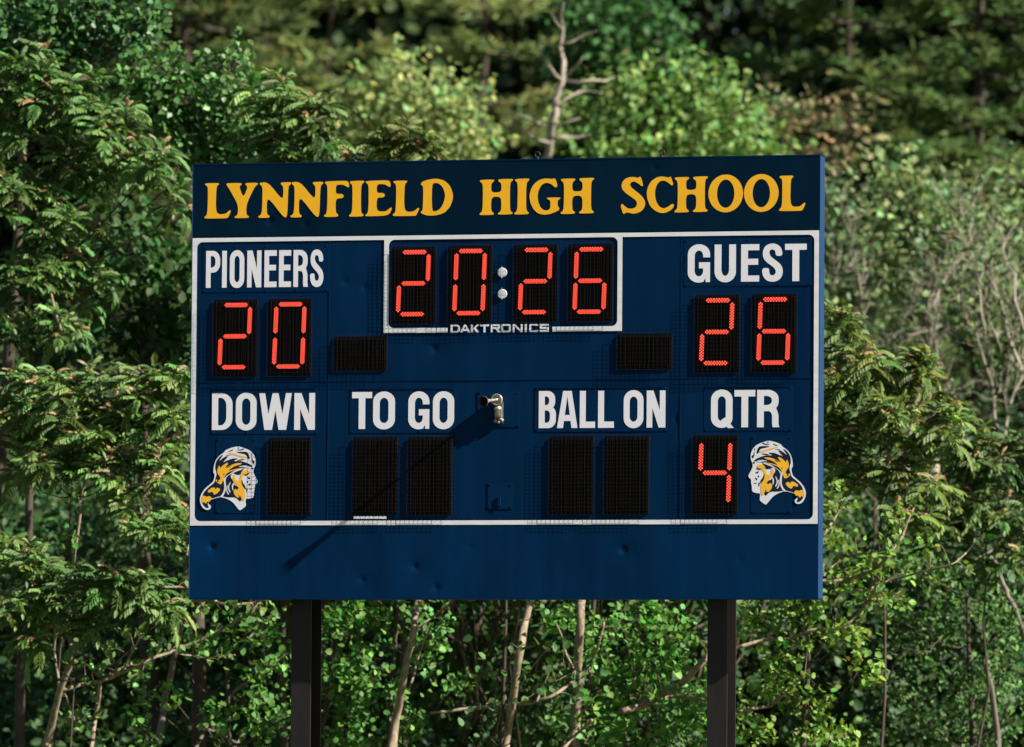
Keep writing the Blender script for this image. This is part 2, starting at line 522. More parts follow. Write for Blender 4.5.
def face_panel(name, z0, z1, mat, yb=0.0, step=0.0125, amp=0.0009, seed=0):
    """a sheet-metal box front: dented front skin, folded returns to the back"""
    rs = np.random.default_rng(seed)
    nx, nz = int(2 * W2 / step), int((z1 - z0) / step)
    X, Z = np.meshgrid(np.linspace(-W2, W2, nx + 1), np.linspace(z0, z1, nz + 1))
    Y = np.full_like(X, yb)
    for k in range(7):
        fx, fz, ph = rs.uniform(.5, 3.0) * 2, rs.uniform(.1, 0.8), rs.uniform(0, 6.28)
        Y += amp * .5 * np.sin(fx * X + fz * Z + ph)
    for x, z, d in DENT:
        q = ((X - x) ** 2 + (Z - z) ** 2)
        Y += d * .0075 * np.exp(-q / (2 * .020 ** 2)) + d * .004 * np.exp(-q / (2 * .07 ** 2))
    V = np.stack([X, Y, Z], -1).reshape(-1, 3)
    idx = np.arange((nx + 1) * (nz + 1)).reshape(nz + 1, nx + 1)
    F = np.stack([idx[:-1, :-1], idx[:-1, 1:], idx[1:, 1:], idx[1:, :-1]], -1).reshape(-1, 4)
    me = bpy.data.meshes.new(name)
    me.from_pydata(V.tolist(), [], F.tolist())
    me.polygons.foreach_set('use_smooth', [True] * len(me.polygons))
    return link(name, me, mat, board)


face_panel('header_panel', zA + .004, ZT, M_HEAD, -0.006, amp=.0005, seed=1)
face_panel('display_panel', zC + .003, zA - .003, M_NAVY, 0.0, seed=2)
face_panel('footer_panel', ZB, zC - .003, M_FOOT, -0.003, seed=3)
mb = MB()
mb.box(-W2 + .002, W2 - .002, 0.012, DEP - .002, ZB + .004, ZT - .004)
mb.build('cabinet', M_SIDE, board)
mb = MB()          # folded edge trims
mb.box(W2, W2 + .004, .0005, DEP, ZB, ZT)
mb.build('side_panel', M_SIDE, board)
mb = MB()
mb.box(-W2 - .004, -W2, -.010, DEP, ZB, ZT)
mb.build('side_panel', M_SIDE, board)
mb = MB()
mb.box(-W2 - .004, W2 + .004, -.008, DEP, ZT, ZT + .012)
mb.build('top_cap', M_PLATE, board)
mb = MB()
mb.box(-W2 - .004, W2 + .004, -.008, DEP, ZB - .010, ZB)
mb.build('bottom_edge', M_PLATE, board)

# caption plates with rivets, seams
def plate(name, x0, y0, x1, y1, th=.0034, build=True):
    mb = MB()
    a, c = B(x0, (y0 + y1) / 2)[0], B(x1, (y0 + y1) / 2)[0]
    zt, zb = B((x0 + x1) / 2, y0)[1], B((x0 + x1) / 2, y1)[1]
    mb.box(a, c, -th, .004, zb, zt)
    nx = max(2, int((c - a) / .24) + 1)
    for i in range(nx):
        x = a + .02 + (c - a - .04) * i / (nx - 1)
        for z in (zb + .015, zt - .015):
            mb.revolve((x, -th, z), (0, -1, 0), [(0, .007), (.003, .006), (.005, .0001)], 8)
    if name == 'caption_plate' and y0 > 300:       # drip ledge above the caption
        mb.box(a + .01, c - .03, -.0075, -th, zt - .009, zt - .003)
    return mb if not build else mb.build(name, M_PLATE, board)


for q in ((203, 245, 329, 292), (684, 238, 812, 286), (211, 388, 318, 434), (350, 388, 456, 433), (535, 387, 668, 431.5), (704, 386, 793, 431)):
    plate('caption_plate', *q)
plate('emblem_plate', 216, 438, 256, 513)
plate('emblem_plate', 751, 436, 792, 513)
plate('horn_plate', 478, 391, 520, 427, .004)
mb = plate('access_hatch', 488, 483, 513, 509, .004, False)
x, z = B(499.5, 500)
mb.box(x - .012, x + .012, -.016, -.004, z - .05, z + .03)
mb.build('access_hatch', M_PLATE, board)
for xs in (328.5, 680.5):
    mb = MB()
    x = B(xs, 380)[0]
    mb.box(x - .004, x + .004, -.0032, .002, zC + .004, zA - .004)
    mb.build('panel_seam', M_PLATE, board)
mb = MB()
z = B(500, 380)[1]
mb.box(-W2 + .06, W2 - .06, -.0028, .002, z - .003, z + .003)
mb.build('panel_seam', M_PLATE, board)

# lifting eyes
for xp in (352.5, 535, 659.5):
    x = B(xp, 160)[0]
    mb = MB()
    mb.tube([(x, .08, ZT + .01), (x, .08, ZT + .035)], .012, 8)
    ring = [(x + .022 * math.sin(a), .08, ZT + .055 - .022 * math.cos(a)) for a in np.linspace(0, 2 * math.pi, 15)]
    mb.tube(ring, .007, 6, cap=False)
    mb.build('lifting_eye', M_STEEL, board, smooth=True)


# white border, traced in board metres
def bx(p):
    return B(*p)


mb = MB()


def flat(ops, y, mi=0):
    v, tr = fill(ops)
    n0 = len(mb.v)
    mb.v += [(a, y, c) for a, c in v]
    for f in tr:
        mb.f.append(tuple(n0 + i for i in f))
        mb.mi.append(mi)


zo1, zo0 = B(500, 233.9)[1], B(500, 525.2)[1]
zi1, zi0 = B(500, 238.5)[1], B(500, 520.3)[1]
e = .006
flat([(True, rect(-W2 + e * .2, zo0 + .004, W2 - .002, zo1 - .004)), (False, rr(-W2 + .043, zi0, W2 - .043, zi1, .05))], -.0055)
mb.build('border_stripe', M_BORDER, board)
mb = MB()
(xa, _), (xb, _) = B(384.0, 300), B(622.3, 300)
(xc, _), (xd, _) = B(388.8, 300), B(617.5, 300)
z0_, z1_ = B(500, 332.0)[1], B(500, 327.2)[1]
gl, gr = B(447.8, 330)[0], B(552.6, 330)[0]
arc = lambda cx, cz, r_, a0, a1: [(cx + r_ * math.cos(R(a)), cz + r_ * math.sin(R(a))) for a in np.linspace(a0, a1, 8)]
zt_ = zi1 + .002
fl = [(xa, zt_), (xa, z0_), (gl, z0_), (gl, z1_)] + arc(xc + .05, z1_ + .05, .05, 270, 180) + arc(xc + .05, zi1 - .05, .05, 180, 90) + [(xc + .05, zt_)]
fr = [(xb, zt_), (xb, z0_), (gr, z0_), (gr, z1_)] + arc(xd - .05, z1_ + .05, .05, 270, 360) + arc(xd - .05, zi1 - .05, .05, 0, 90) + [(xd - .05, zt_)]
for po in (fl, fr):
    mb = MB()
    flat([(True, po)], -.0062)
    mb.build('clock_frame', M_BORDER, board)

# lettering
for wd in (HEADER[:9], HEADER[9:13], HEADER[13:]):
    mb = MB()
    for ch, x in wd:
        add_shape(mb, serif_ops(ch), x, 218.6 - .01304 * (x - 205) + (0.3 if ch in 'O' else 0), -.0078)
    mb.build('header_word', M_GOLD, board)

CAP = [
    ([('P', 206, 220.1), ('I', 222.1, 226.8), ('O', 229.8, 244.3), ('N', 247.2, 261.4), ('E', 264.4, 276.7), ('E', 279, 291.1), ('R', 293.4, 308.2), ('S', 310, 323.6)], 206, 287.9, -.0105, 36.9, 4.7, 5.6),
    ([('G', 687.8, 710.1), ('U', 714.6, 736), ('E', 741.1, 759.3), ('S', 762, 783), ('T', 785, 806.7)], 688, 282.3, -.0105, 37.4, 6.9, 6.1),
    ([('D', 212, 232.5), ('O', 235.8, 256.6), ('W', 259.1, 291.7), ('N', 294.3, 315)], 212, 430.1, -.002, 36.8, 6.2, 5.5),
    ([('T', 352, 372), ('O', 373.1, 395), ('G', 408.3, 429.4), ('O', 432.9, 454.2)], 352, 429.1, -.003, 37.0, 6.6, 6.2),
    ([('B', 538.8, 556), ('A', 557.1, 577.6), ('L', 579.8, 595.2), ('L', 598.1, 614), ('O', 623.7, 643.5), ('N', 646.7, 665.5)], 538.8, 428.2, -.005, 37.1, 6.0, 6.3),
    ([('Q', 711, 732.6), ('T', 734.4, 755.2), ('R', 757.1, 779.5)], 711, 427.5, -.004, 37.4, 6.8, 6.6),
]
for a in CAP:
    mb = MB()
    word(mb, *a, -.0052)
    mb.build('caption', M_WHITE, board)
mb = MB()
k = 8.533
word(mb, [(c, 440 + a / k, 440 + b_ / k) for c, a, b_ in (('D', 92, 172), ('A', 172, 260), ('K', 265, 337), ('T', 343, 420), ('R', 435, 517), ('O', 522, 607), ('N', 622, 707), ('I', 725, 742), ('C', 763, 840), ('S', 853, 930))],
     450.5, 332.7, -.0095, 7.9, 2.0, 1.8, -.0062, True)
mb.build('maker_lettering', M_WHITE, board)

# sticker under the third digit
mb = MB()
(a, z), (c, _) = B(354, 517.5), B(386.5, 517.5)
mb.box(a, c, -.008, -.001, z - .012, z + .010)
mb.build('sticker', M_WHITE, board)

# ------------------------------------------------------------------ digits
STAND = 0.042
SEG = {'0': 'abcdef', '2': 'abged', '4': 'fgbc', '6': 'afgedc', '': ''}


def display(x0, y0, x1, y1, digit='', name='digit_display'):
    xm, ym = (x0 + x1) / 2, (y0 + y1) / 2
    a, c = B(x0 + 1.5, ym)[0], B(x1 + .8, ym)[0]
    zt, zb = B(xm, y0)[1], B(xm, y1)[1]
    mb = MB()
    mb.box(a, c, -.012, .003, zb, zt)
    nr = 13
    for i in range(nr):
        x = a + (c - a) * (i + .5) / nr
        mb.box(x - .004, x + .004, -.019, -.011, zb + .02, zt - .02)
    d = mb.build(name, M_BLACK, board)
    # wire cage standing in front
    g = MB()
    r_ = .0005
    y_ = -STAND
    ga, gc, gt, gb = a - .012, c + .012, zt + .012, zb - .012
    nx, nz = max(3, int(round((gc - ga) / .040))), max(3, int(round((gt - gb) / .034)))
    for i in range(nx + 1):
        x = ga + (gc - ga) * i / nx
        g.box(x - r_, x + r_, y_ - r_, y_ + r_, gb, gt)
        for z in (gb, gt):
            g.box(x - r_, x + r_, y_ + r_, -.001, z - r_, z + r_)
    for j in range(nz + 1):
        z = gb + (gt - gb) * j / nz
        g.box(ga, gc, y_ + r_, y_ + 3 * r_, z - r_, z + r_)
        for x in (ga, gc):
            g.box(x - r_, x + r_, y_ + 3 * r_, -.001, z - r_, z + r_)
    for x in (ga, gc):
        g.box(x - r_, x + r_, -.026, -.026 + 2 * r_, gb, gt)
    for z in (gb, gt):
        g.box(ga, gc, -.026, -.026 + 2 * r_, z - r_, z + r_)
    g.build('wire_grille', M_WIRE, d)
    # lit segments
    H_, W_ = zt - zb, c - a
    L_, R_ = a + W_ * .155, a + W_ * .825
    T_, M_, D_ = zt - H_ * .068, zt - H_ * .48, zt - H_ * .885
    sl = .010
    ends = {'a': ((L_, T_), (R_, T_)), 'g': ((L_, M_), (R_, M_)), 'd': ((L_, D_), (R_, D_)), 'f': ((L_, M_), (L_, T_)), 'e': ((L_, D_), (L_, M_)), 'b': ((R_, M_), (R_, T_)), 'c': ((R_, D_), (R_, M_))}
    for s in SEG[digit]:
        p, q = [np.array(v) for v in ends[s]]
        p = p + np.array([sl * (p[1] - M_) / .3, 0])
        q = q + np.array([sl * (q[1] - M_) / .3, 0])
        u = (q - p)
        ln = np.linalg.norm(u)
        u /= ln
        v = np.array([-u[1], u[0]])
        ga_, hw = .014, .0188
        m_ = MB()
        out = [p + u * ga_, p + u * (ga_ + hw) + v * hw, q - u * (ga_ + hw) + v * hw, q - u * ga_, q - u * (ga_ + hw) - v * hw, p + u * (ga_ + hw) - v * hw]
        f_ = [(o[0], -.022, o[1]) for o in out]
        b_ = [(o[0], -.0125, o[1]) for o in out]
        m_.poly(f_, 0)
        for i in range(6):
            m_.poly([f_[i], b_[i], b_[(i + 1) % 6], f_[(i + 1) % 6]], 0)
        pitch = .0235
        n = int((ln - 2 * ga_ - .012) / pitch)
        for i in range(n * 2 + 1):
            tt = ln / 2 + (i - n) * pitch / 2
            rows = (-1, 1) if i % 2 else (0, )
            rows = [r0 * .0126 for r0 in rows] if i % 2 else [0.0]
            for r0 in rows:
                if min(tt - ga_, ln - ga_ - tt) < abs(r0) * .9 + .004:
                    continue
                c_ = p + u * tt + v * r0
                rad = .0058
                m_.poly([(c_[0] + rad * math.cos(k_ * math.pi / 4), -.0245, c_[1] + rad * math.sin(k_ * math.pi / 4)) for k_ in range(8)], 1)
        so = m_.build('segment', [M_LEDBED, M_LED], d)
    return d


DISP = [(213.5, 300, 256.3, 376, '2'), (268, 299.3, 310.6, 375.3, '0'),
        (391.8, 247.2, 435, 323, '2'), (448.2, 246, 491, 322, '0'), (513.8, 244.9, 556.6, 321, '2'), (568.2, 244.3, 611.9, 320.6, '6'),
        (694.8, 295.3, 738.6, 372, '2'), (752, 294.3, 795.6, 371.6, '6'),
        (268, 438.3, 310.2, 514.2, ''), (353.2, 437.4, 396.6, 514.4, ''), (408.0, 437.2, 451, 514.2, ''), (549.2, 436.5, 592.5, 513.6, ''), (604.2, 436.2, 648, 513.6, ''), (692.8, 435.6, 736.6, 513.4, '4')]
for q in DISP:
    display(*q)
display(334, 336.5, 386, 370, '', 'small_display')
display(617.5, 333.8, 671, 368.3, '', 'small_display')

for py_ in (272.5, 294.0):
    x, z = B(502.5, py_)
    mb = MB()
    mb.revolve((x, 0, z), (0, -1, 0), [(0, .041), (.010, .041), (.014, .037), (.016, .0001)], 28)
    mb.tube([(x, -.022, z + .05), (x, -.022, z - .05)], .002, 5)
    mb.build('colon_dot', M_GREY, board, smooth=False)

# ------------------------------------------------------------------ emblems
E_SIL = [(78, 425), (100, 385), (120, 345), (118, 310), (100, 275), (100, 225), (115, 180), (150, 140), (200, 118), (265, 98), (330, 112), (385, 135), (395, 155), (440, 185), (475, 230), (492, 290), (495, 345), (480, 360), (490, 420), (520, 450), (570, 490), (605, 540), (620, 590), (610, 640), (585, 680), (545, 695), (515, 680), (515, 650), (540, 635), (535, 610), (500, 590), (430, 572), (370, 585), (310, 620), (270, 670), (245, 700), (215, 680), (185, 655), (190, 620), (190, 590), (150, 588), (115, 575), (112, 520), (105, 490), (105, 460), (85, 445)]


def e2(*p):
    return [(x * .6252 + 37.4, y * .6252 + 56) for x, y in p]


def e3(*p):
    return [(x * .6252 + 224.2, y * .6252 + 242.8) for x, y in p]


E_NAVY = [
    e2((130, 385), (190, 332), (280, 300), (340, 285), (440, 292), (350, 250), (450, 250), (540, 285), (592, 312), (500, 212), (570, 225), (655, 300), (575, 182), (640, 222), (695, 300), (704, 400), (690, 430))
    + e3((380, 190), (395, 240), (412, 310), (495, 375), (568, 450), (600, 530), (606, 590), (570, 660), (520, 695), (490, 682), (512, 640), (500, 590), (450, 548), (380, 528), (325, 515), (285, 465), (268, 395), (275, 320), (262, 240)) + e2((545, 520), (430, 440), (330, 390), (260, 400), (200, 370)),
    e2((262, 396), (330, 425), (440, 465), (500, 500), (540, 540)) + e3((250, 330), (246, 420), (262, 480), (292, 520), (190, 535), (110, 530), (60, 562), (30, 600), (0, 560), (40, 500), (70, 440), (60, 390), (100, 360), (125, 330), (140, 280), (165, 240), (160, 195), (110, 190)) + e2((330, 500), (310, 450)),
    e2((185, 245), (215, 165), (250, 148), (405, 152), (330, 175), (245, 190), (215, 260), (195, 262)),
    e2((110, 320), (125, 285), (170, 262), (150, 300), (140, 335)),
    e2((240, 720), (250, 660), (288, 615), (300, 560), (318, 600), (300, 660), (262, 700)),
    e2((168, 545), (225, 522), (214, 556), (180, 560)), e2((160, 612), (210, 640), (188, 668)), e2((150, 700), (198, 700), (184, 714), (150, 712)),
    e2((120, 395), (175, 385), (150, 420)), e2((345, 78), (376, 98), (350, 108)), e2((150, 190), (172, 178), (158, 232)), e2((270, 95), (330, 118), (400, 122), (330, 135), (275, 118)), e2((420, 112), (480, 128), (520, 150), (460, 142)),
    e2((250, 260), (330, 262), (390, 282), (300, 282)), e2((140, 250), (165, 235), (150, 275)), e2((450, 200), (520, 196), (560, 215), (500, 206)),
    e2((205, 596), (225, 585), (232, 610), (212, 622)), e2((215, 700), (240, 690), (232, 760), (218, 745)),
]
E_GOLD = [
    e2((290, 322), (380, 318), (480, 352), (565, 402), (500, 315), (540, 318), (610, 370), (628, 400), (640, 345), (672, 410), (668, 475), (640, 505), (620, 555), (650, 575), (690, 560), (695, 590), (650, 625), (612, 640), (588, 590), (560, 515), (510, 455), (420, 425), (300, 390), (400, 405), (520, 440), (430, 372), (340, 345)),
    e3((318, 412), (372, 382), (398, 420), (405, 382), (450, 385), (518, 435), (500, 465), (440, 442), (420, 495), (370, 472)),
    e3((445, 548), (485, 508), (520, 525), (590, 498), (604, 550), (592, 625), (562, 590), (545, 632), (512, 590), (490, 600)),
    e2((178, 442), (250, 418), (305, 440), (326, 510), (335, 560), (365, 590), (402, 560), (405, 508), (440, 488), (464, 520), (432, 590), (385, 640), (362, 700)) + e3((85, 395), (122, 420), (125, 470), (95, 515), (60, 545), (25, 490), (0, 575), (-30, 600)) + e2((250, 790), (262, 700), (300, 655), (312, 590), (296, 530), (262, 500), (215, 492)),
    e2((215, 235), (300, 212), (440, 170), (545, 158), (400, 205), (250, 248)),
]
E_DARK2 = [e2((190, 462), (240, 488), (275, 475), (240, 508), (200, 490)), e2((345, 690), (375, 660), (415, 655), (400, 690), (370, 720)), e2((560, 470), (580, 478), (568, 498)), e3((150, 40), (240, 95), (190, 80)), e3((345, 300), (362, 250), (372, 300))]
E_WHITE = [
    e3((118, 310), (136, 370), (128, 445), (152, 400), (152, 340)), e3((168, 300), (200, 385), (165, 462), (190, 455), (216, 385), (186, 310)), e3((212, 350), (226, 425), (188, 492), (215, 485), (242, 420), (228, 360)),
    e2((392, 492), (440, 466), (474, 508), (452, 566), (448, 520), (430, 492)),
    e3((262, 235), (238, 340), (244, 420), (266, 490), (305, 532), (326, 520), (285, 468), (262, 398), (264, 330), (284, 262)),
    e2((190, 372), (260, 355), (370, 372), (290, 378), (210, 392)),
]
E_FACELINE = [e2((330, 800), (350, 770), (352, 790), (330, 815)), e2((330, 835), (352, 812), (350, 830))]


def emblem(ox, oy, flip, label):
    mb = MB()
    k = 9.34
    f = -1.0 if flip else 1.0

    def tr(pl, extra=0):
        po = [((x - 350) / k * f, (400 - y) / k) for x, y in pl]
        return chaikin(po, .22)
    add_shape(mb, [(True, tr(E_SIL))], ox, oy, -.0055, 0)
    for pl in E_NAVY:
        add_shape(mb, [(True, tr(pl))], ox, oy, -.0060, 1)
    for pl in E_GOLD:
        add_shape(mb, [(True, tr(pl))], ox, oy, -.0065, 2)
    for pl in E_WHITE:
        add_shape(mb, [(True, tr(pl))], ox, oy, -.0070, 0)
    for pl in E_DARK2:
        add_shape(mb, [(True, tr(pl))], ox, oy, -.0075, 1)
    for pl in E_FACELINE:
        add_shape(mb, [(True, tr(pl))], ox, oy, -.0075, 2)
    o = mb.build('emblem', [M_WHITE, M_ENAVY, M_EGOLD], board)
    o['label'] = label


emblem(740 + 350 / 9.34, 430 + 400 / 9.34, False, 'fur-capped head emblem facing left')
emblem(228.9, 478.6, True, 'fur-capped head emblem facing right')

# ------------------------------------------------------------------ air horn
x, z = B(499.5, 409)
hb = MB()
hb.box(x - .035, x + .035, -.012, -.004, z - .12, z + .06)
hb.box(x - .026, x + .030, -.06, -.012, z - .075, z + .012)
horn = hb.build('air_horn', M_HORN, board, bevel=.003)
cz = z + .075
mb = MB()
mb.revolve((x - .006, -.012, cz), (0, -1, 0), [(0, .028), (.02, .042), (.05, .050), (.066, .050), (.068, .043), (.055, .034), (.050, .014), (.075, .010), (.078, .0001)], 24)
mb.revolve((x - .002, -.045, z + .02), (0, 0, -1), [(0, .022), (.01, .034), (.03, .034), (.034, .028), (.075, .028), (.08, .02), (.09, .0001)], 18)
mb.build('driver', M_CHROME, horn, smooth=True)
st = np.array([x - .006, -.08, cz])
tip = np.array([x - .045, -.360, cz - .030])
ax_ = tip - st
L = np.linalg.norm(ax_)
mb = MB()
mb.revolve(st, ax_, [(0, .010), (L * .4, .011), (L * .65, .016), (L * .82, .024), (L * .94, .037), (L, .046), (L + .003, .0455)], 28, 0)
mb.revolve(st, ax_, [(L + .003, .0455), (L - .001, .041), (L * .93, .032), (L * .8, .019), (L * .6, .008), (L * .59, .0001)], 28, 1)
mb.build('bell', [M_CHROME, M_HORNDARK], horn, smooth=True)
mb = MB()
for dx, dz in ((-.028, -.100), (.030, -.095), (.002, -.112), (.016, -.085)):
    mb.revolve((x + dx, -.012, z + dz), (0, -1, 0), [(0, .014), (.02, .014), (.03, .0001)], 8)
mb.build('clamp_bolt', M_CHROME, horn)

# ------------------------------------------------------------------ posts
for xl, xr in ((291, 310.5), (707, 727)):
    a, c = P(xl, 670, DEP)[0], P(xr, 670, DEP)[0]
    y0, dd = .05, .33
    mb = MB()
    h1 = ZT - .4
    mb.box(a, c, DEP + .004, DEP + .022, 0, h1)
    mb.box(a, c, DEP + dd - .018, DEP + dd, 0, h1)
    mb.box((a + c) / 2 - .006, (a + c) / 2 + .006, DEP + .022, DEP + dd - .018, 0, h1)
    p = mb.build('support_post', M_STEEL, board, bevel=.002)


# ------------------------------------------------------------------ vegetation helpers
def np_mesh(name, V, F, tint, mat, parent):
    """V (n,3), F (m,4) quads, tint (n,3)"""
    me = bpy.data.meshes.new(name)
    me.vertices.add(len(V))
    me.vertices.foreach_set('co', V.astype(np.float32).ravel())
    me.loops.add(F.size)
    me.loops.foreach_set('vertex_index', F.astype(np.int32).ravel())
    me.polygons.add(len(F))
    me.polygons.foreach_set('loop_start', np.arange(0, F.size, 4, dtype=np.int32))
    at = me.attributes.new('tint', 'FLOAT_COLOR', 'POINT')
    at.data.foreach_set('color', np.c_[tint, np.ones(len(tint))].astype(np.float32).ravel())
    me.update(calc_edges=True)
    return link(name, me, mat, parent)


def unit(a):
    return a / (np.linalg.norm(a, axis=-1, keepdims=True) + 1e-9)


LEAF_V = np.array([(0, 0, 0), (.28, .36, .06), (.68, .30, .02), (1, 0, -.10), (.68, -.30, .02), (.28, -.36, .06)])
LEAF_F = np.array([(0, 3, 2, 1), (0, 5, 4, 3)])


def stamp(TV, TF, pos, ax, up, size, width=1.0):
    """stamp a template (x length, y width, z up) at every pos"""
    ax = unit(ax)
    sd_ = unit(np.cross(up, ax))
    nz = np.cross(ax, sd_)
    s = size[:, None, None]
    V = pos[:, None, :] + s * (TV[None, :, 0:1] * ax[:, None, :] + width * TV[None, :, 1:2] * sd_[:, None, :] + TV[None, :, 2:3] * nz[:, None, :])
    F = (TF[None] + (np.arange(len(pos)) * len(TV))[:, None, None]).reshape(-1, 4)
    return V.reshape(-1, 3), F


def frond(nl, droop, fold, rs):
    """a pinnate leaf of length 1: leaflets in pairs along a curved rachis"""
    V, F = [], []

    def rach(t):
        return np.array([t * (1 - .25 * droop * t), 0, .30 * t - droop * t * t])
    for i in range(nl + 1):
        t = .18 + .80 * i / nl
        p = rach(t)
        tg = rach(min(1, t + .02)) - rach(t - .02)
        tg /= np.linalg.norm(tg)
        ln = .30 * (1 - .45 * abs(t - .5)) * rs.uniform(.85, 1.1)
        for sg in ((-1, 1) if i < nl else (0,)):
            ang = .95 if sg else 0
            d = tg * math.cos(ang) + np.array([0, sg * math.sin(ang), 0]) + np.array([0, 0, -fold * rs.uniform(.6, 1.3)])
            d /= np.linalg.norm(d)
            nrm = np.array([0, 0, 1.0]) - d * d[2]
            nrm /= np.linalg.norm(nrm)
            sd_ = np.cross(nrm, d)
            n0 = len(V)
            for a, b_, c in LEAF_V:
                V.append(p + ln * (a * d + .62 * b_ * sd_ + c * nrm))
            F += [[n0 + q for q in f] for f in LEAF_F]
    a, b_ = [], []
    n0 = len(V)                       # rachis as a thin strip
    for i in range(5):
        p = rach(i / 4)
        V += [p + np.array([0, .006, 0]), p - np.array([0, .006, 0])]
    F += [[n0 + 2 * i, n0 + 2 * i + 1, n0 + 2 * i + 3, n0 + 2 * i + 2] for i in range(4)]
    return np.array(V), np.array(F)


FRONDS = [frond(n_, d_, f_, np.random.default_rng(i)) for i, (n_, d_, f_) in enumerate([(7, .45, .35), (8, .75, .55), (6, .6, .8), (7, 1.0, .6)])]


def clump_points(clumps, Y, dens, flat_=.8, depth=1.2):
    """clumps: (px, py, r_px[, dy]); returns points, outward directions, clump centres"""
    pts, outs, cents = [], [], []
    for c in clumps:
        dy = c[3] if len(c) > 3 else rng.uniform(-.8, .8) * mpp(Y) * c[2]
        cen = P(c[0], c[1], Y + dy)
        rad = c[2] * mpp(Y)
        n_ = max(2, int(round(dens * (rad ** 2))))
        d = unit(rng.normal(size=(n_, 3)))
        u = rng.uniform(.1, 1, size=(n_, 1)) ** .42
        p = cen + d * u * rad * np.array([1, depth, flat_])
        pts.append(p)
        outs.append(d)
        cents.append(cen)
    return np.vstack(pts), np.vstack(outs), cents


def tint_of(base, n_, var=.25, hue=.2):
    b_ = np.asarray(base)
    v = np.exp(rng.normal(0, var, size=(n_, 1)))
    h = 1 + rng.normal(0, hue, size=(n_, 3)) * np.array([1, .25, .6])
    return np.clip(b_ * v * h, .003, .6)


def leaves_round(pts, outs, per, spread, size, base, width=1.0, var=.25):
    n_ = len(pts) * per
    pos = np.repeat(pts, per, 0) + rng.normal(size=(n_, 3)) * spread
    ax = np.repeat(outs, per, 0) * .5 + rng.normal(size=(n_, 3)) * .7 + np.array([0, 0, -.25])
    up = np.array([0.45, -.2, .75]) + rng.normal(size=(n_, 3)) * .55
    sz = size * rng.uniform(.65, 1.25, n_)
    V, F = stamp(LEAF_V, LEAF_F, pos, ax, up, sz, width)
    ct = np.repeat(np.exp(rng.normal(0, .14, (len(pts), 1))), per, 0)
    T = np.repeat(tint_of(base, n_, var) * ct, 6, 0)
    return V, F, T


def leaves_pinnate(pts, outs, per, size, base, tip_col, tipfrac=.5):
    Vs, Fs, Ts = [], [], []
    off = 0
    n_ = len(pts) * per
    k = np.tile(np.arange(per), len(pts))
    az = k * 2.4 + np.repeat(rng.uniform(0, 6.28, len(pts)), per) + rng.normal(size=n_) * .3
    el = .15 + .9 * (k / per) + rng.normal(size=n_) * .15
    hz = np.stack([np.cos(az), np.sin(az), np.zeros(n_)], -1)
    ax = hz * np.cos(el)[:, None] + np.array([0, 0, 1.0]) * np.sin(el)[:, None] + np.repeat(outs, per, 0) * .35
    up = np.array([.35, -.15, 1.0]) - .5 * hz
    pos = np.repeat(pts, per, 0) + np.array([0, 0, 1.0]) * (k / per * .10)[:, None]
    sz = size * (1.1 - .5 * k / per) * rng.uniform(.6, 1.25, n_)
    young = (k >= per - 4) & (rng.uniform(size=n_) < tipfrac) & np.repeat(rng.uniform(size=len(pts)) < .7, per)
    kind = rng.integers(0, len(FRONDS), n_)
    sz[young] *= .80
    tint = tint_of(base, n_, .20, .15) * np.repeat(np.exp(rng.normal(0, .16, (len(pts), 1))), per, 0)
    tint[young] = tint_of(tip_col, int(young.sum()), .25, .2)
    for q, (TV, TF) in enumerate(FRONDS):
        s = kind == q
        V, F = stamp(TV, TF, pos[s], ax[s], up[s], sz[s])
        Vs.append(V)
        Fs.append(F + off)
        off += len(V)
        Ts.append(np.repeat(tint[s], len(TV), 0) * np.exp(rng.normal(0, .10, (len(V), 1))))
    return np.vstack(Vs), np.vstack(Fs), np.vstack(Ts)


def curve(p, q, sag=.15, n_=7, wob=.04):
    p, q = np.asarray(p, float), np.asarray(q, float)
    L = np.linalg.norm(q - p)
    t = np.linspace(0, 1, n_)[:, None]
    off = np.array([0, 0, 1.0]) * sag * L * (4 * t * (1 - t)) * -.5
    w_ = rng.normal(size=(n_, 3)) * wob * L * (t * (1 - t) * 2)
    return p + (q - p) * t + off + w_


def limbs(mb, base, top, cents, r0, pts=None, twig=0.0, lean=.1, sag=.25):
    """trunk from base to top, a limb to each clump, twigs to some tips"""
    tr = curve(base, top, 0, 9, lean * .12)
    n_ = len(tr)
    mb.tube(tr, [r0 * (1 - .75 * i / (n_ - 1)) for i in range(n_)], 9)
    for c in cents:
        hd = np.linalg.norm((tr - c)[:, :2], axis=1)
        tz = c[2] - .55 * hd - .1
        i = int(np.argmin(np.abs(tr[:, 2] - tz)))
        cu = curve(tr[i], c, sag, 7)
        ra = max(.007, r0 * .24)
        mb.tube(cu, [ra * (1 - .7 * j / 6) for j in range(7)], 6)
        if pts is not None and twig > 0:
            d = np.linalg.norm(pts - c, axis=1)
            for j in np.argsort(d)[:int(twig)]:
                cu2 = curve(cu[5], pts[j], .1, 4)
                mb.tube(cu2, [ra * .4, ra * .3, ra * .25, ra * .15], 4, cap=False)


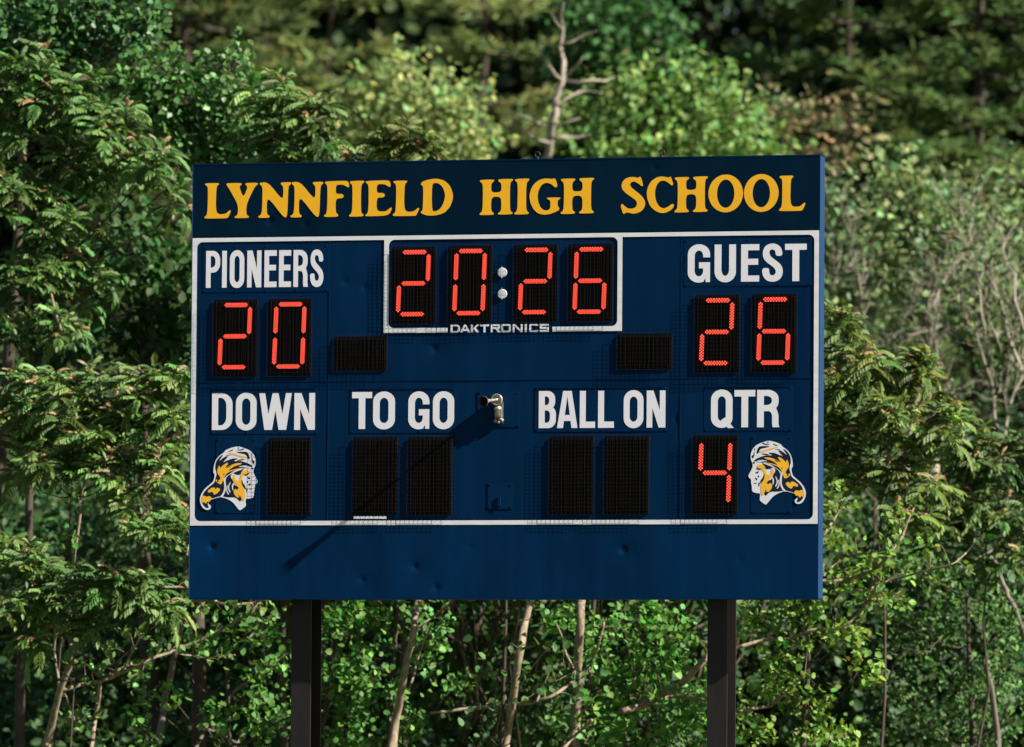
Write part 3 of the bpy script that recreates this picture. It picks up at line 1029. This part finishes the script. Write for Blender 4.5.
def tree(name, label, cat, clumps, Y, trunk, style, base=(.05, .11, .025), tip=(.25, .15, .07), dens=14, size=.34, per=9, spread=.10,
         r0=.06, bark=None, extra=(), width=1.0, group=None, top=None, flat_=.8, depth=1.2, mat=None, tipfrac=.5, twig=3, var=.25, exdy=None):
    """trunk: pixel column of the trunk foot; extra: bare boughs traced as pixel chains (px, py, r_px)"""
    dens *= 9 if style == 'pinnate' else (16 if Y > 35 else 9)
    pts, outs, cents = clump_points(clumps, Y, dens, flat_, depth)
    fx = P(trunk, 700, Y)[0]
    root = thing(name, label, cat, (fx, Y, 0), group)
    mb = MB()
    ztop = max(c[2] for c in cents)
    cx = np.mean([c[0] for c in cents])
    tp = np.array([fx * .5 + cx * .5, Y, ztop * .92]) if top is None else P(top[0], top[1], Y)
    limbs(mb, (fx, Y, 0), tp, cents, r0, pts, twig)
    tw_tips = []
    for ch in extra:
        k = mpp(Y)
        dy = rng.uniform(-.5, .2) if exdy is None else exdy
        pl = [P(a, b_, Y + dy + .25 * math.sin(i * 1.7)) for i, (a, b_, _) in enumerate(ch)]
        pp, rr_ = [], []
        if ch[0][1] >= 740:                     # a stem that starts below the frame goes down to the ground
            pp.append(np.array([pl[0][0] - .1, pl[0][1], 0.0]))
            rr_.append(ch[0][2] * k * 1.3)
        for i in range(len(pl) - 1):
            for t_ in (0, .33, .67):
                pp.append(pl[i] + (pl[i + 1] - pl[i]) * t_ + rng.normal(size=3) * .005)
                rr_.append((ch[i][2] + (ch[i + 1][2] - ch[i][2]) * t_) * k * rng.uniform(.72, .86))
        pp.append(pl[-1])
        rr_.append(ch[-1][2] * k)
        mb.tube(pp, rr_, 7, 1)
        for i in range(2 if ch[0][1] < 740 else 8, len(pp)):
            for _ in range(2):
                if rng.uniform() < .45:
                    continue
                d = unit(pp[i] - pp[i - 1]) * .6 + rng.normal(size=3) * .6
                e_ = pp[i] + unit(d) * rng.uniform(.08, .26)
                tw = curve(pp[i], e_, -.1, 4, .08)
                mb.tube(tw, [.0045, .0038, .003, .0015], 4, 1, cap=False)
                tw_tips.append(e_)
    mb.build('trunk', [M_BARK_DARK, bark or M_BARK_TAN], root, smooth=True)
    if style == 'pinnate':
        V, F, T = leaves_pinnate(pts, outs, per, size, base, tip, tipfrac)
    else:
        V, F, T = leaves_round(pts, outs, per, spread, size, base, width, var)
    if tw_tips:
        tt = np.array(tw_tips)
        V2, F2, T2 = leaves_round(tt, unit(rng.normal(size=tt.shape)), 5, .035, min(size, .075), base, width, var)
        V, F, T = np.vstack([V, V2]), np.vstack([F, F2 + len(V)]), np.vstack([T, T2])
    np_mesh('crown', V, F, T, mat or M_LEAF, root)
    return root


def pine(label, tx, Y, H, zlow, rad, base=(.075, .085, .022), lean=0.0, r0=.24, group=None, nwh=26, nb=5, name='pine_tree', gap=0.0, size=.36):
    fx = P(tx, 300, Y)[0]
    root = thing(name, label, 'tree', (fx, Y, 0), group)
    mb = MB()
    top = np.array([fx + lean, Y, H])
    bs = np.array([fx, Y, 0])
    tr = curve(bs, top, 0, 12, .01)
    mb.tube(tr, [r0 * (1 - .9 * i / 11) for i in range(12)], 9)
    P_, A_, U_ = [], [], []
    for i in range(nwh):
        f = (i + rng.uniform(-.3, .3)) / nwh
        z = zlow + (H - zlow) * f
        prof = (1 - f) ** .75 * (.65 + .35 * min(1, f * 4)) + .06
        o = bs + (top - bs) * (z / H)
        for b_ in range(nb):
            if rng.uniform() < gap:
                continue
            az = 2 * math.pi * b_ / nb + rng.uniform(-.5, .5) + i
            L = rad * prof * rng.uniform(.65, 1.15)
            d = np.array([math.cos(az), math.sin(az), 0])
            tgt = o + d * L + np.array([0, 0, L * rng.uniform(-.05, .22)])
            cu = curve(o, tgt, .18, 7, .03)
            mb.tube(cu, [r0 * .18 * (1 - .8 * j / 6) + .006 for j in range(7)], 5, cap=False)
            nt_ = int(8 + L * 15)
            for q in range(nt_):
                t_ = rng.uniform(.22, 1.0) ** .8
                p = cu[min(6, int(t_ * 6.01))] * 1.0
                k = min(5, int(t_ * 6))
                p = cu[k] + (cu[k + 1] - cu[k]) * (t_ * 6 - k)
                sidev = np.cross(d, [0, 0, 1.0]) * rng.normal() * .28 * L * (1.05 - t_ * .7)
                p = p + sidev + np.array([0, 0, rng.normal() * .06])
                dirn = d * .8 + sidev * .5 + np.array([0, 0, .35])
                P_.append(p)
                A_.append(dirn)
    P_, A_ = np.array(P_), np.array(A_)
    per = 7
    n_ = len(P_) * per
    ax = np.repeat(unit(A_), per, 0) + rng.normal(size=(n_, 3)) * np.array([.75, .75, .35])
    up = np.array([.35, -.1, 1.0]) + rng.normal(size=(n_, 3)) * .35
    V, F = stamp(LEAF_V, LEAF_F, np.repeat(P_, per, 0), ax, up, size * rng.uniform(.6, 1.2, n_), .20)
    T = tint_of(base, len(P_), .22, .15)
    np_mesh('crown', V, F, np.repeat(np.repeat(T, per, 0), 6, 0), M_NEEDLE, root)
    mb.build('trunk', M_BARK_DARK, root, smooth=True)
    return root


# ------------------------------------------------------------------ near row, left
SUMAC = (.090, .175, .045)
REDTIP = (.28, .21, .115)
tree('pinnate_leaf_tree', 'tall feather-leaved tree with tan new tips at the upper left edge', 'tree',
     [(30, 85, 42), (75, 105, 36), (112, 132, 34), (40, 150, 46), (92, 172, 36), (20, 205, 42), (62, 240, 38), (28, 285, 38), (78, 285, 30), (10, 330, 30), (60, 330, 26), (150, 165, 24), (178, 205, 20), (8, 120, 30)], 10.0, 12, 'pinnate', SUMAC, REDTIP, dens=12, size=.28, per=10, r0=.07,
     extra=[[(25, 330, 2.5), (30, 290, 2), (28, 250, 1.5)], [(60, 330, 2), (50, 290, 1.6), (40, 270, 1)]])
tree('broadleaf_tree', 'dark glossy broadleaf bough hanging in the top left corner', 'tree',
     [(18, 12, 36), (62, 8, 32), (105, 12, 30), (60, 42, 28), (130, 32, 20), (12, 48, 28), (95, 40, 18), (150, 8, 18)], 12.5, -30, 'round', (.050, .125, .034), dens=22, size=.085, per=18, spread=.10, width=1.15, r0=.13, bark=M_BARK_DARK, mat=M_GLOSS)
tree('maple_tree', 'glossy round-leaved tree above the left corner of the scoreboard', 'tree',
     [(160, 78, 34), (195, 92, 32), (200, 122, 34), (165, 122, 30), (230, 66, 20), (236, 52, 12), (235, 100, 28), (258, 132, 22), (225, 138, 26), (190, 155, 24), (140, 95, 26), (215, 165, 20), (250, 160, 18)], 13.5, 205, 'round', (.070, .160, .040), dens=22, size=.085, per=18, spread=.10, width=1.1, r0=.10, bark=M_BARK_DARK, mat=M_GLOSS)
tree('pinnate_leaf_tree', 'feather-leaved sapling poking over the top left of the scoreboard', 'tree',
     [(272, 100, 22), (300, 108, 24), (318, 128, 20), (272, 138, 26), (308, 148, 22), (290, 165, 24), (262, 162, 20), (330, 155, 12), (275, 200, 30, 1), (310, 210, 32, 2.5), (340, 230, 32, 4), (290, 250, 32, 3), (330, 280, 30, 2), (260, 230, 24, 3), (250, 260, 28, 4), (290, 215, 28, 5), (330, 200, 28, 0)], 11.5, 292, 'pinnate', (.110, .190, .050), REDTIP, dens=15, size=.28, per=10, r0=.05)  # unseen lower clumps behind the board added to shade the hollow at left
tree('pinnate_leaf_tree', 'small yellowish feather-leaved top peeking over the header edge, left of the dead snag', 'tree',
     [(400, 140, 15), (412, 152, 18), (388, 158, 12), (348, 158, 10), (425, 165, 14)], 12.0, 405, 'pinnate', (.11, .15, .04), (.26, .18, .08), dens=22, size=.28, r0=.04)
tree('sumac_shrub', 'domed sumac with brownish tips left of the middle of the scoreboard', 'shrub',
     [(18, 392, 28), (58, 394, 28), (100, 398, 28), (140, 396, 26), (172, 372, 20), (165, 400, 22), (30, 430, 32), (80, 438, 36), (130, 438, 34), (172, 432, 26), (60, 472, 30), (110, 482, 28), (165, 476, 26), (15, 470, 26), (140, 510, 22), (180, 520, 18)], 7.0, 38, 'pinnate', (.105, .185, .046), (.34, .24, .14), dens=14, size=.27, per=10, r0=.016, tipfrac=.8,
     extra=[[(40, 790, 6), (48, 740, 5.5), (60, 690, 4.5), (73, 655, 3.8), (69, 620, 3.4), (70, 585, 3), (76, 545, 2.2), (80, 515, 1.6), (84, 480, .7)], [(60, 690, 3.5), (85, 684, 2.6), (110, 679, 2.4), (145, 662, 2), (180, 648, 1.8), (215, 634, 1.6), (250, 612, 1.5), (262, 598, 1.4)],
            [(105, 680, 1.6), (125, 665, 1.4), (140, 638, 1)], [(100, 680, 2.6), (97, 710, 2.8), (90, 760, 3)], [(60, 688, 2), (54, 650, 1.7), (58, 615, 1.2), (50, 580, 1)], [(152, 602, 1.6), (180, 602, 2), (205, 600, 2), (235, 605, 1.6), (262, 603, 1.2)], [(155, 586, 1.4), (190, 588, 1.3), (215, 592, 1)],
            [(62, 690, 1.2), (72, 712, 1), (76, 725, .7)], [(175, 653, 1), (205, 658, 1), (235, 655, .8)]], twig=2)
tree('sumac_shrub', 'low sumac shrub spreading at the lower left edge', 'shrub',
     [(14, 562, 22), (38, 580, 26), (18, 612, 26), (68, 602, 26), (98, 592, 24), (136, 592, 24), (150, 548, 22), (178, 536, 20), (95, 636, 18), (40, 645, 16), (10, 648, 14), (165, 610, 16)], 6.0, 62, 'pinnate', (.098, .178, .044), (.29, .22, .11), dens=15, size=.27, per=10, r0=.016, tipfrac=.4, twig=2)
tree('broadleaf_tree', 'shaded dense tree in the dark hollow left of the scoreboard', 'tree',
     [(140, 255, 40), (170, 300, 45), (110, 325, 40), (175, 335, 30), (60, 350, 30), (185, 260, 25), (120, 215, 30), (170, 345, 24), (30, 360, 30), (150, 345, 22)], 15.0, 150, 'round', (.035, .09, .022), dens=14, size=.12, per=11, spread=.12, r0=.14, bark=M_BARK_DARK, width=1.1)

# ------------------------------------------------------------------ near row, under the board
VINE = (.085, .200, .040)
tree('vine_thicket', 'bright round-leaved vine thicket left of the left post', 'shrub',
     [(232, 632, 20), (268, 628, 20), (252, 690, 24), (140, 690, 16), (130, 712, 14), (222, 722, 18), (284, 715, 18), (165, 645, 14), (168, 690, 14), (275, 662, 14), (150, 742, 14), (258, 735, 16), (200, 640, 10)], 9.0, 240, 'round', VINE, dens=13, size=.072, per=22, spread=.075, r0=.05, width=1.15, bark=M_BARK_GREY, exdy=1.2,
     extra=[[(155, 760, 5), (165, 700, 4.4), (178, 640, 3.6), (186, 560, 2), (190, 500, 1)], [(190, 760, 2.5), (210, 720, 2), (235, 690, 2), (285, 655, .8)], [(240, 650, 1.5), (255, 630, 1.6), (262, 600, 1.4)], [(192, 725, 2), (215, 732, 2), (240, 745, 2)], [(232, 750, 2), (248, 730, 2), (255, 715, 1.4)]], twig=2)
tree('vine_thicket', 'round-leaved vine climbing the tan trunk right of the left post', 'shrub',
     [(342, 628, 28), (372, 672, 30), (345, 716, 24), (408, 620, 18), (350, 470, 42), (400, 440, 42), (440, 500, 42), (390, 530, 42), (480, 450, 42), (345, 545, 36), (450, 560, 30), (405, 735, 24), (375, 620, 20), (390, 700, 20), (435, 655, 18), (450, 690, 16), (330, 670, 20), (360, 745, 22), (440, 630, 14)], 9.3, 392, 'round', VINE, dens=13, size=.072, per=22, spread=.075, r0=.045, width=1.15, bark=M_BARK_TAN, exdy=-1.1,  # the largest clumps are hidden by the board, added to shade the lower left
     extra=[[(385, 790, 6), (396, 720, 5.4), (405, 670, 5), (413, 630, 4.4), (421, 585, 4)], [(412, 632, 1.6), (440, 612, 1.6), (455, 598, 1.4)], [(408, 690, 1.6), (420, 650, 1.4), (432, 625, 1)]], twig=2)
tree('leaning_tree', 'slim leaning tan trunk midway between the two posts', 'tree',
     [(515, 560, 30), (540, 520, 42), (500, 430, 36), (485, 660, 10), (545, 690, 12), (480, 720, 12), (552, 640, 10)], 7.6, 500, 'round', (.05, .11, .026), dens=18, size=.09, per=10, spread=.12, r0=.03, bark=M_BARK_TAN,
     extra=[[(500, 800, 6), (506, 740, 5.6), (514, 690, 5.4), (520, 650, 5), (526, 620, 4.8), (533, 590, 4.6), (540, 540, 4)], [(430, 712, 1.8), (480, 708, 2), (520, 705, 2.2), (550, 698, 2.2), (575, 680, 2), (590, 665, 1.8), (600, 640, 1.4), (604, 622, 1)],
            [(537, 700, 1.6), (545, 682, 1), ], [(558, 625, 1.4), (565, 650, 1.6), (575, 672, 1.4)], [(560, 752, 2.4), (575, 735, 2), (592, 720, 1.6)]], twig=2)
tree('vine_thicket', 'sunny wall of round vine leaves left of the right post', 'shrub',
     [(602, 638, 30), (640, 618, 28), (662, 655, 28), (622, 698, 30), (602, 736, 26), (565, 612, 16), (672, 712, 24), (645, 742, 20), (645, 685, 20), (690, 690, 16), (690, 740, 16), (680, 620, 16), (560, 720, 14), (560, 460, 42, 1.5), (600, 500, 42, 1.5), (585, 545, 34, 2), (640, 535, 36, 2), (660, 480, 36, 1.5)], 9.0, 578, 'round', (.095, .225, .045), dens=14, size=.072, per=24, spread=.075, r0=.05, width=1.15, bark=M_BARK_TAN, exdy=-.5,  # clumps with a depth offset are unseen, added to shade growth further left
     extra=[[(572, 800, 7), (577, 700, 6.6), (578, 660, 6), (580, 620, 5.4), (583, 580, 5)], [(622, 712, 4), (650, 702, 5), (680, 685, 4.6), (705, 660, 4), (715, 640, 3)], [(645, 704, 2), (670, 697, 2), (700, 698, 2), (720, 704, 1.6)], [(560, 750, 2), (570, 735, 2), (582, 712, 1.6), (592, 700, 1)]], twig=2)
tree('vine_thicket', 'yellow-green vine shrub with sweeping bare boughs right of the right post', 'shrub',
     [(760, 620, 26), (798, 615, 26), (770, 668, 26), (758, 728, 26), (838, 610, 26), (850, 572, 26), (792, 590, 18), (800, 700, 26), (830, 735, 26), (858, 672, 22), (835, 545, 18), (800, 745, 22), (845, 640, 18), (835, 500, 14)], 9.0, 800, 'round', (.130, .225, .040), dens=11, size=.072, per=22, spread=.075, r0=.05, width=1.1, bark=M_BARK_TAN, exdy=-.8,
     extra=[[(735, 648, 2.4), (765, 640, 2.4), (790, 638, 2.2), (815, 630, 2.2), (845, 628, 2), (860, 612, 1.8), (875, 590, 1.6), (876, 575, 1.4)], [(815, 582, 2), (845, 580, 2.2), (872, 572, 2.2), (890, 555, 2.2), (905, 530, 1.8), (914, 508, .7)], [(862, 600, 1.6), (885, 598, 1.6), (900, 592, 1.2)],
            [(868, 590, 1.4), (890, 580, 1.4), (920, 572, 1.4), (950, 566, 1.2), (966, 553, 1)], [(890, 556, 1.4), (897, 540, 1.2), (900, 520, 1)], [(824, 536, 1.6), (838, 512, 1.6), (842, 500, 1.2)], [(738, 712, 2), (770, 706, 2), (795, 685, 1.8), (805, 672, 1.2)], [(820, 575, 1.4), (848, 556, 1.3), (880, 550, 1.2), (895, 545, .9)]], twig=2)

# ------------------------------------------------------------------ near row, right
tree('sumac_shrub', 'sumac shrub with reddish tips beside the right edge of the scoreboard', 'shrub',
     [(838, 330, 18), (846, 355, 22), (872, 362, 24), (850, 395, 26), (902, 370, 22), (930, 372, 20), (882, 420, 28), (922, 425, 28), (848, 440, 26), (945, 430, 22), (892, 465, 26), (858, 490, 24), (928, 485, 26), (905, 520, 22), (835, 470, 18), (880, 400, 20), (835, 410, 18)], 10.0, 880, 'pinnate', (.110, .168, .040), (.30, .20, .09), dens=14, size=.27, per=10, r0=.025, tipfrac=.8,
     extra=[[(905, 545, 2), (902, 510, 1.7), (903, 480, 1.3), (904, 450, 1)]], twig=2)
tree('sumac_shrub', 'dull green sumac shrub at the right edge below the grey brush', 'shrub',
     [(985, 455, 24), (1012, 462, 24), (980, 500, 26), (1012, 520, 26), (958, 525, 24), (962, 470, 18), (1000, 560, 24), (950, 550, 20)], 13.0, 985, 'pinnate', (.105, .165, .050), (.28, .20, .09), dens=15, size=.27, per=10, r0=.025, tipfrac=.4, twig=2)
tree('small_leaf_tree', 'fine-leaved dark shrub in the lower right corner', 'shrub',
     [(905, 560, 24), (940, 580, 28), (980, 600, 28), (1010, 622, 28), (930, 638, 28), (972, 676, 30), (1012, 700, 28), (905, 695, 24), (940, 732, 28), (885, 610, 20), (985, 730, 24), (880, 740, 22), (1005, 655, 20)], 14.0, 985, 'round', (.070, .150, .036), dens=20, size=.065, per=18, spread=.11, r0=.07, bark=M_BARK_GREY, width=.85,
     extra=[[(993, 557, 2.6), (1000, 575, 3), (1006, 590, 3), (1014, 608, 3.4), (1026, 640, 4)], [(1000, 800, 5), (998, 740, 4.4), (992, 690, 3.6), (985, 660, 3)], [(880, 705, 1.6), (895, 660, 1.6), (905, 650, 1.3), (930, 652, 1)], [(975, 560, 1), (993, 550, 1.2)]], twig=2)

# ------------------------------------------------------------------ understory row behind
def shade_canopy(x0, x1):  # hidden crown clumps added behind the board to shade the growth below
    return [(x + rng.uniform(-12, 12), y + rng.uniform(-10, 10), 44, rng.uniform(-6, 7)) for x in range(x0, x1, 30) for y in (300, 335, 370, 405, 440, 475, 510, 548)]


UND = [
    ('shaded understory tree behind the left sumacs', [(20, 520, 45), (90, 540, 45), (30, 690, 55), (110, 660, 45), (170, 560, 40), (60, 735, 50), (160, 620, 40)], 40, 19.0, (.032, .08, .022)),
    ('dim understory tree behind the left post', [(230, 600, 45), (300, 610, 45), (260, 700, 50), (330, 660, 45), (200, 720, 45), (310, 735, 45)] + shade_canopy(235, 410), 300, 15.0, (.035, .085, .022)),
    ('dim understory tree glimpsed behind the leaning trunk', [(420, 610, 45), (480, 620, 45), (450, 690, 50), (520, 700, 45), (430, 745, 45), (500, 745, 40), (545, 640, 40)] + shade_canopy(420, 590), 470, 16.0, (.04, .09, .028)),
    ('dim understory tree behind the sunny vine wall', [(590, 620, 45), (650, 620, 45), (620, 700, 50), (690, 690, 45), (570, 720, 45), (720, 620, 40), (700, 740, 40)] + shade_canopy(600, 785), 650, 17.0, (.035, .085, .024)),
    ('grey-green understory tree behind the lower right shrubs', [(780, 620, 50), (850, 620, 50), (800, 700, 50), (900, 620, 50), (880, 700, 50), (960, 620, 50), (1010, 560, 50), (950, 720, 50), (1015, 690, 50), (930, 540, 45), (860, 530, 40), (850, 460, 40)], 850, 22.0, (.045, .085, .035)),
]
for lab, cl, tx, Y, ba in UND:
    tree('understory_tree', lab, 'tree', cl, Y, tx, 'round', ba, dens=9, size=.13, per=11, spread=.16, r0=.09, bark=M_BARK_DARK, depth=1.6)

# ------------------------------------------------------------------ middle distance
PALE = (.23, .30, .10)
tree('young_tree', 'pale green young tree above the header, left of the dead snag', 'tree',
     [(352, 140, 30), (372, 102, 30), (402, 78, 30), (440, 108, 32), (420, 142, 34), (362, 158, 26), (468, 150, 26), (455, 85, 20), (395, 120, 30), (340, 110, 18), (482, 125, 16)], 42.0, 405, 'round', PALE, dens=8.5, size=.12, per=10, spread=.16, r0=.08, bark=M_BARK_GREY)
tree('young_tree', 'bright green bushy tree above the header, right of the dead snag', 'tree',
     [(610, 112, 34), (652, 92, 34), (692, 108, 34), (640, 142, 36), (735, 128, 32), (682, 150, 34), (600, 152, 30), (718, 85, 24), (740, 160, 24), (620, 80, 18), (765, 150, 20), (665, 70, 16), (575, 130, 16)], 45.0, 660, 'round', (.15, .255, .065), dens=8.5, size=.12, per=10, spread=.16, r0=.09, bark=M_BARK_GREY)
tree('young_tree', 'light green bushy growth right of the top corner of the scoreboard', 'tree',
     [(845, 188, 30), (895, 172, 26), (905, 205, 32), (950, 205, 34), (1000, 215, 34), (868, 240, 34), (930, 252, 34), (990, 262, 34), (848, 285, 30), (900, 300, 30), (1012, 300, 30), (840, 225, 24), (960, 300, 24), (1015, 180, 22), (870, 330, 24)], 38.0, 930, 'round', (.155, .225, .085), dens=6.5, size=.12, per=9, spread=.16, r0=.08, bark=M_BARK_GREY)
tree('budding_shrub', 'reddish brown budding tree top behind the right end of the header', 'tree',
     [(795, 128, 20), (820, 112, 20), (845, 138, 22), (855, 112, 14), (800, 155, 20), (775, 110, 16), (835, 160, 18)], 48.0, 815, 'round', (.17, .155, .07), dens=6, size=.12, per=8, spread=.16, r0=.07, bark=M_BARK_GREY)

# dead snag
Ys = 40.0
k = mpp(Ys)
root = thing('dead_tree', 'bare dead tree snag with broken stubs behind the header', 'tree', (P(548, 300, Ys)[0], Ys, 0))
mb = MB()


def chain(ch, Y, k):
    pl = [P(a, b_, Y + rng.uniform(-.3, .3)) for a, b_, _ in ch]
    mb.tube(pl, [c[2] * k * .62 for c in ch], 7)


chain([(540, 830, 10), (541, 300, 8.5), (543, 172, 7.4), (549, 150, 6.8), (551, 128, 6.4), (556, 112, 6.0), (555, 100, 5.6), (562, 82, 5), (564, 62, 4), (560, 48, 3.4), (563, 30, 2.6), (561, 15, 1.8), (564, 2, .8)], Ys, k)
for ch in ([(556, 104, 3.0), (570, 97, 2.8), (580, 92, 2.6), (590, 91, 2), (601, 93, .9)], [(563, 80, 2.8), (578, 83, 2.8), (592, 80, 2.4), (606, 81, 1.8), (615, 76, .9)], [(563, 80, 2.8), (570, 72, 2.6), (578, 64, 2), (583, 57, .9)], [(564, 82, 2.0), (555, 74, 2), (550, 66, 1.4), (547, 60, .6)], [(551, 128, 2.6), (540, 124, 2.4), (528, 118, 1.8), (510, 112, .8)], [(550, 143, 2.6), (535, 139, 2), (520, 128, 1.5), (508, 120, .7)], [(549, 138, 3.0), (565, 137, 2.8), (578, 138, 2.4), (590, 135, 1.2)], [(556, 100, 2), (549, 97, 1.8), (541, 99, .9)], [(561, 45, 2), (572, 42, 1.6), (584, 35, 1.2), (597, 31, .6)], [(552, 124, 1.6), (566, 123, 1.4), (580, 118, .7)], [(563, 30, 1.4), (556, 22, 1), (551, 12, .5)]):
    chain(ch, Ys, k)
mb.build('trunk', M_DEAD, root, smooth=True)


# grey leafless brush at right
def brush(label, stems, Y, seed, leafy=None):
    global rng
    keep = rng
    rng = np.random.default_rng(seed)
    fx = P(stems[0][0][0], 500, Y)[0]
    root = thing('bare_shrub', label, 'shrub', (fx, Y, 0))
    m_ = MB()
    k = mpp(Y)
    tips = []
    for (ax_, ay), (bx_, by), rad in stems:
        dy0, dy1 = rng.uniform(-1, 1, 2)
        p, q = P(ax_, ay, Y + dy0), P(bx_, by, Y + dy1)
        if ay > 430:
            p0 = np.array([fx + (p[0] - fx) * .25, Y, 0.0])
            m_.tube(curve(p0, p, -.05, 6, .05), [rad * k * 1.6] * 6, 6)
        cu = curve(p, q, -.05, 9, .03)
        m_.tube(cu, [rad * k * .72 * (1 - .75 * i / 8) for i in range(9)], 6)
        for i in range(2, 9):
            for _ in range(3):
                d = unit(cu[min(8, i + 1)] - cu[i - 1] if i < 8 else cu[8] - cu[6]) + rng.normal(size=3) * .5
                e_ = cu[i] + unit(d) * rng.uniform(.25, .8)
                c2 = curve(cu[i], e_, -.05, 5, .08)
                m_.tube(c2, [rad * k * .24 * (1 - .7 * j / 4) for j in range(5)], 4, cap=False)
                tips.append(c2[-1])
    m_.build('trunk', M_BRUSH, root, smooth=True)
    tips = np.array(tips)
    V, F, T = leaves_round(tips, unit(rng.normal(size=tips.shape)), 3, .15, .09, leafy or (.09, .14, .05))
    np_mesh('crown', V, F, T, M_LEAF, root)
    rng = keep


brush('tangle of grey bare branches at the right edge beyond the sumac', [((1000, 445), (985, 330), 3.4), ((1005, 400), (1018, 300), 2.6), ((1000, 350), (965, 240), 2.6), ((990, 380), (950, 270), 2.6), ((1024, 380), (985, 260), 3.2), ((985, 330), (960, 200), 2), ((1004, 440), (1024, 350), 2.2), ((965, 440), (930, 330), 3), ((1024, 330), (1000, 230), 2.2)], 26.0, 5)
brush('thin grey bare stems rising behind the right sumac', [((935, 460), (928, 300), 3.4), ((928, 320), (935, 270), 2.4), ((905, 460), (940, 290), 2.6), ((930, 330), (890, 345), 2), ((875, 440), (862, 280), 2.4), ((862, 300), (850, 220), 1.6), ((930, 310), (965, 250), 1.8), ((825, 300), (840, 270), 2.2), ((890, 345), (915, 300), 1.8)], 30.0, 6, (.10, .14, .06))

# ------------------------------------------------------------------ far trees
pine('tall olive pine left of the dead snag', 330, 78.0, 19.5, 6.5, 4.2, (.21, .25, .095), nwh=16, gap=.08)
pine('olive pine with drooping plumes right beside the dead snag', 480, 84.0, 20.5, 6.0, 4.0, (.215, .25, .10), nwh=16, gap=.05)
pine('dark trunked pine behind the upper left trees', 184, 70.0, 21.0, 9.0, 3.6, (.085, .115, .042), nwh=20, gap=.25, r0=.30)
pine('shaded pine between the upper left tree and the olive pine', 262, 92.0, 20.0, 7.0, 4.2, (.11, .145, .05), nwh=22, gap=.1)
pine('broad dark pine right of the sky gap', 850, 72.0, 19.0, 7.0, 4.3, (.095, .145, .05), nwh=16, gap=.08)
pine('big dark pine at the upper right edge', 980, 66.0, 18.5, 6.0, 4.6, (.11, .16, .055), nwh=16, gap=.05)
pine('distant thin topped pine at the sky gap', 745, 100.0, 17.2, 6.5, 3.6, (.08, .10, .036), nwh=20, gap=.2)
tree('oak_tree', 'dark green broadleaf tree at the top behind the snag', 'tree',
     [(580, 20, 30), (610, 40, 30), (640, 15, 34), (665, 45, 26), (600, 5, 26), (635, 50, 22), (560, 50, 20), (585, 60, 18)], 62.0, 625, 'round', (.04, .11, .03), dens=5, size=.16, per=11, spread=.22, r0=.2, bark=M_BARK_DARK)



def leaf_mass(name, label, cat, Y0, Y1, n_, top, px0, px1, size, spread, per, base):
    """a mass of foliage nobody could count: leaf clusters between two depths, up to top(px)"""
    Yw = rng.uniform(Y0, Y1, n_)
    px = rng.uniform(px0, px1, n_)
    m_ = np.array([mpp(y) for y in Yw])
    cx = np.array([P(512, 373, y)[0] for y in Yw])
    X = cx + (px - 512) * m_
    Zw = rng.uniform(0, 1, n_) ** .85 * top(px)
    pw = np.stack([X, Yw, Zw], -1)
    V, F, T = leaves_round(pw, unit(rng.normal(size=pw.shape)), per, spread, size, base)
    T *= np.repeat(.8 + .3 * np.sin(X * 1.3 + Zw * .9), per * 6)[:, None]
    o = np_mesh(name, V, F, T, M_LEAF, None)
    o['kind'], o['label'], o['category'] = 'stuff', label, cat


# thickets and woods too dense to tell plants apart
def shading_thicket_top(p):
    return np.interp(p, [-400, 180, 260, 780, 830, 1030, 1150, 2400], [5.2, 5.2, 8.0, 8.0, 5.4, 5.4, 8.5, 8.5]) + .4 * np.sin(p * .02)  # taller behind the board and past the right edge, added to cast shade


leaf_mass('thicket', 'dim leafy thicket filling the gaps behind the near shrubs, with unseen rises added for shade', 'thicket', 23, 30, 20000, shading_thicket_top, -400, 2100, .12, .28, 12, (.045, .095, .030))
leaf_mass('thicket', 'tall green thicket below the pines', 'thicket', 52, 60, 12000, lambda p: 8.6 + .8 * np.sin(p * .017 + 1), -400, 1700, .15, .35, 12, (.07, .12, .04))
leaf_mass('far_woods', 'dark mass of woods far behind the pines', 'woods', 108, 122, 25000, lambda p: np.where((p > 700) & (p < 800), 20.6 + .7 * np.sin(p * .13), 25.5), -700, 1900, .40, .6, 14, (.05, .08, .03))
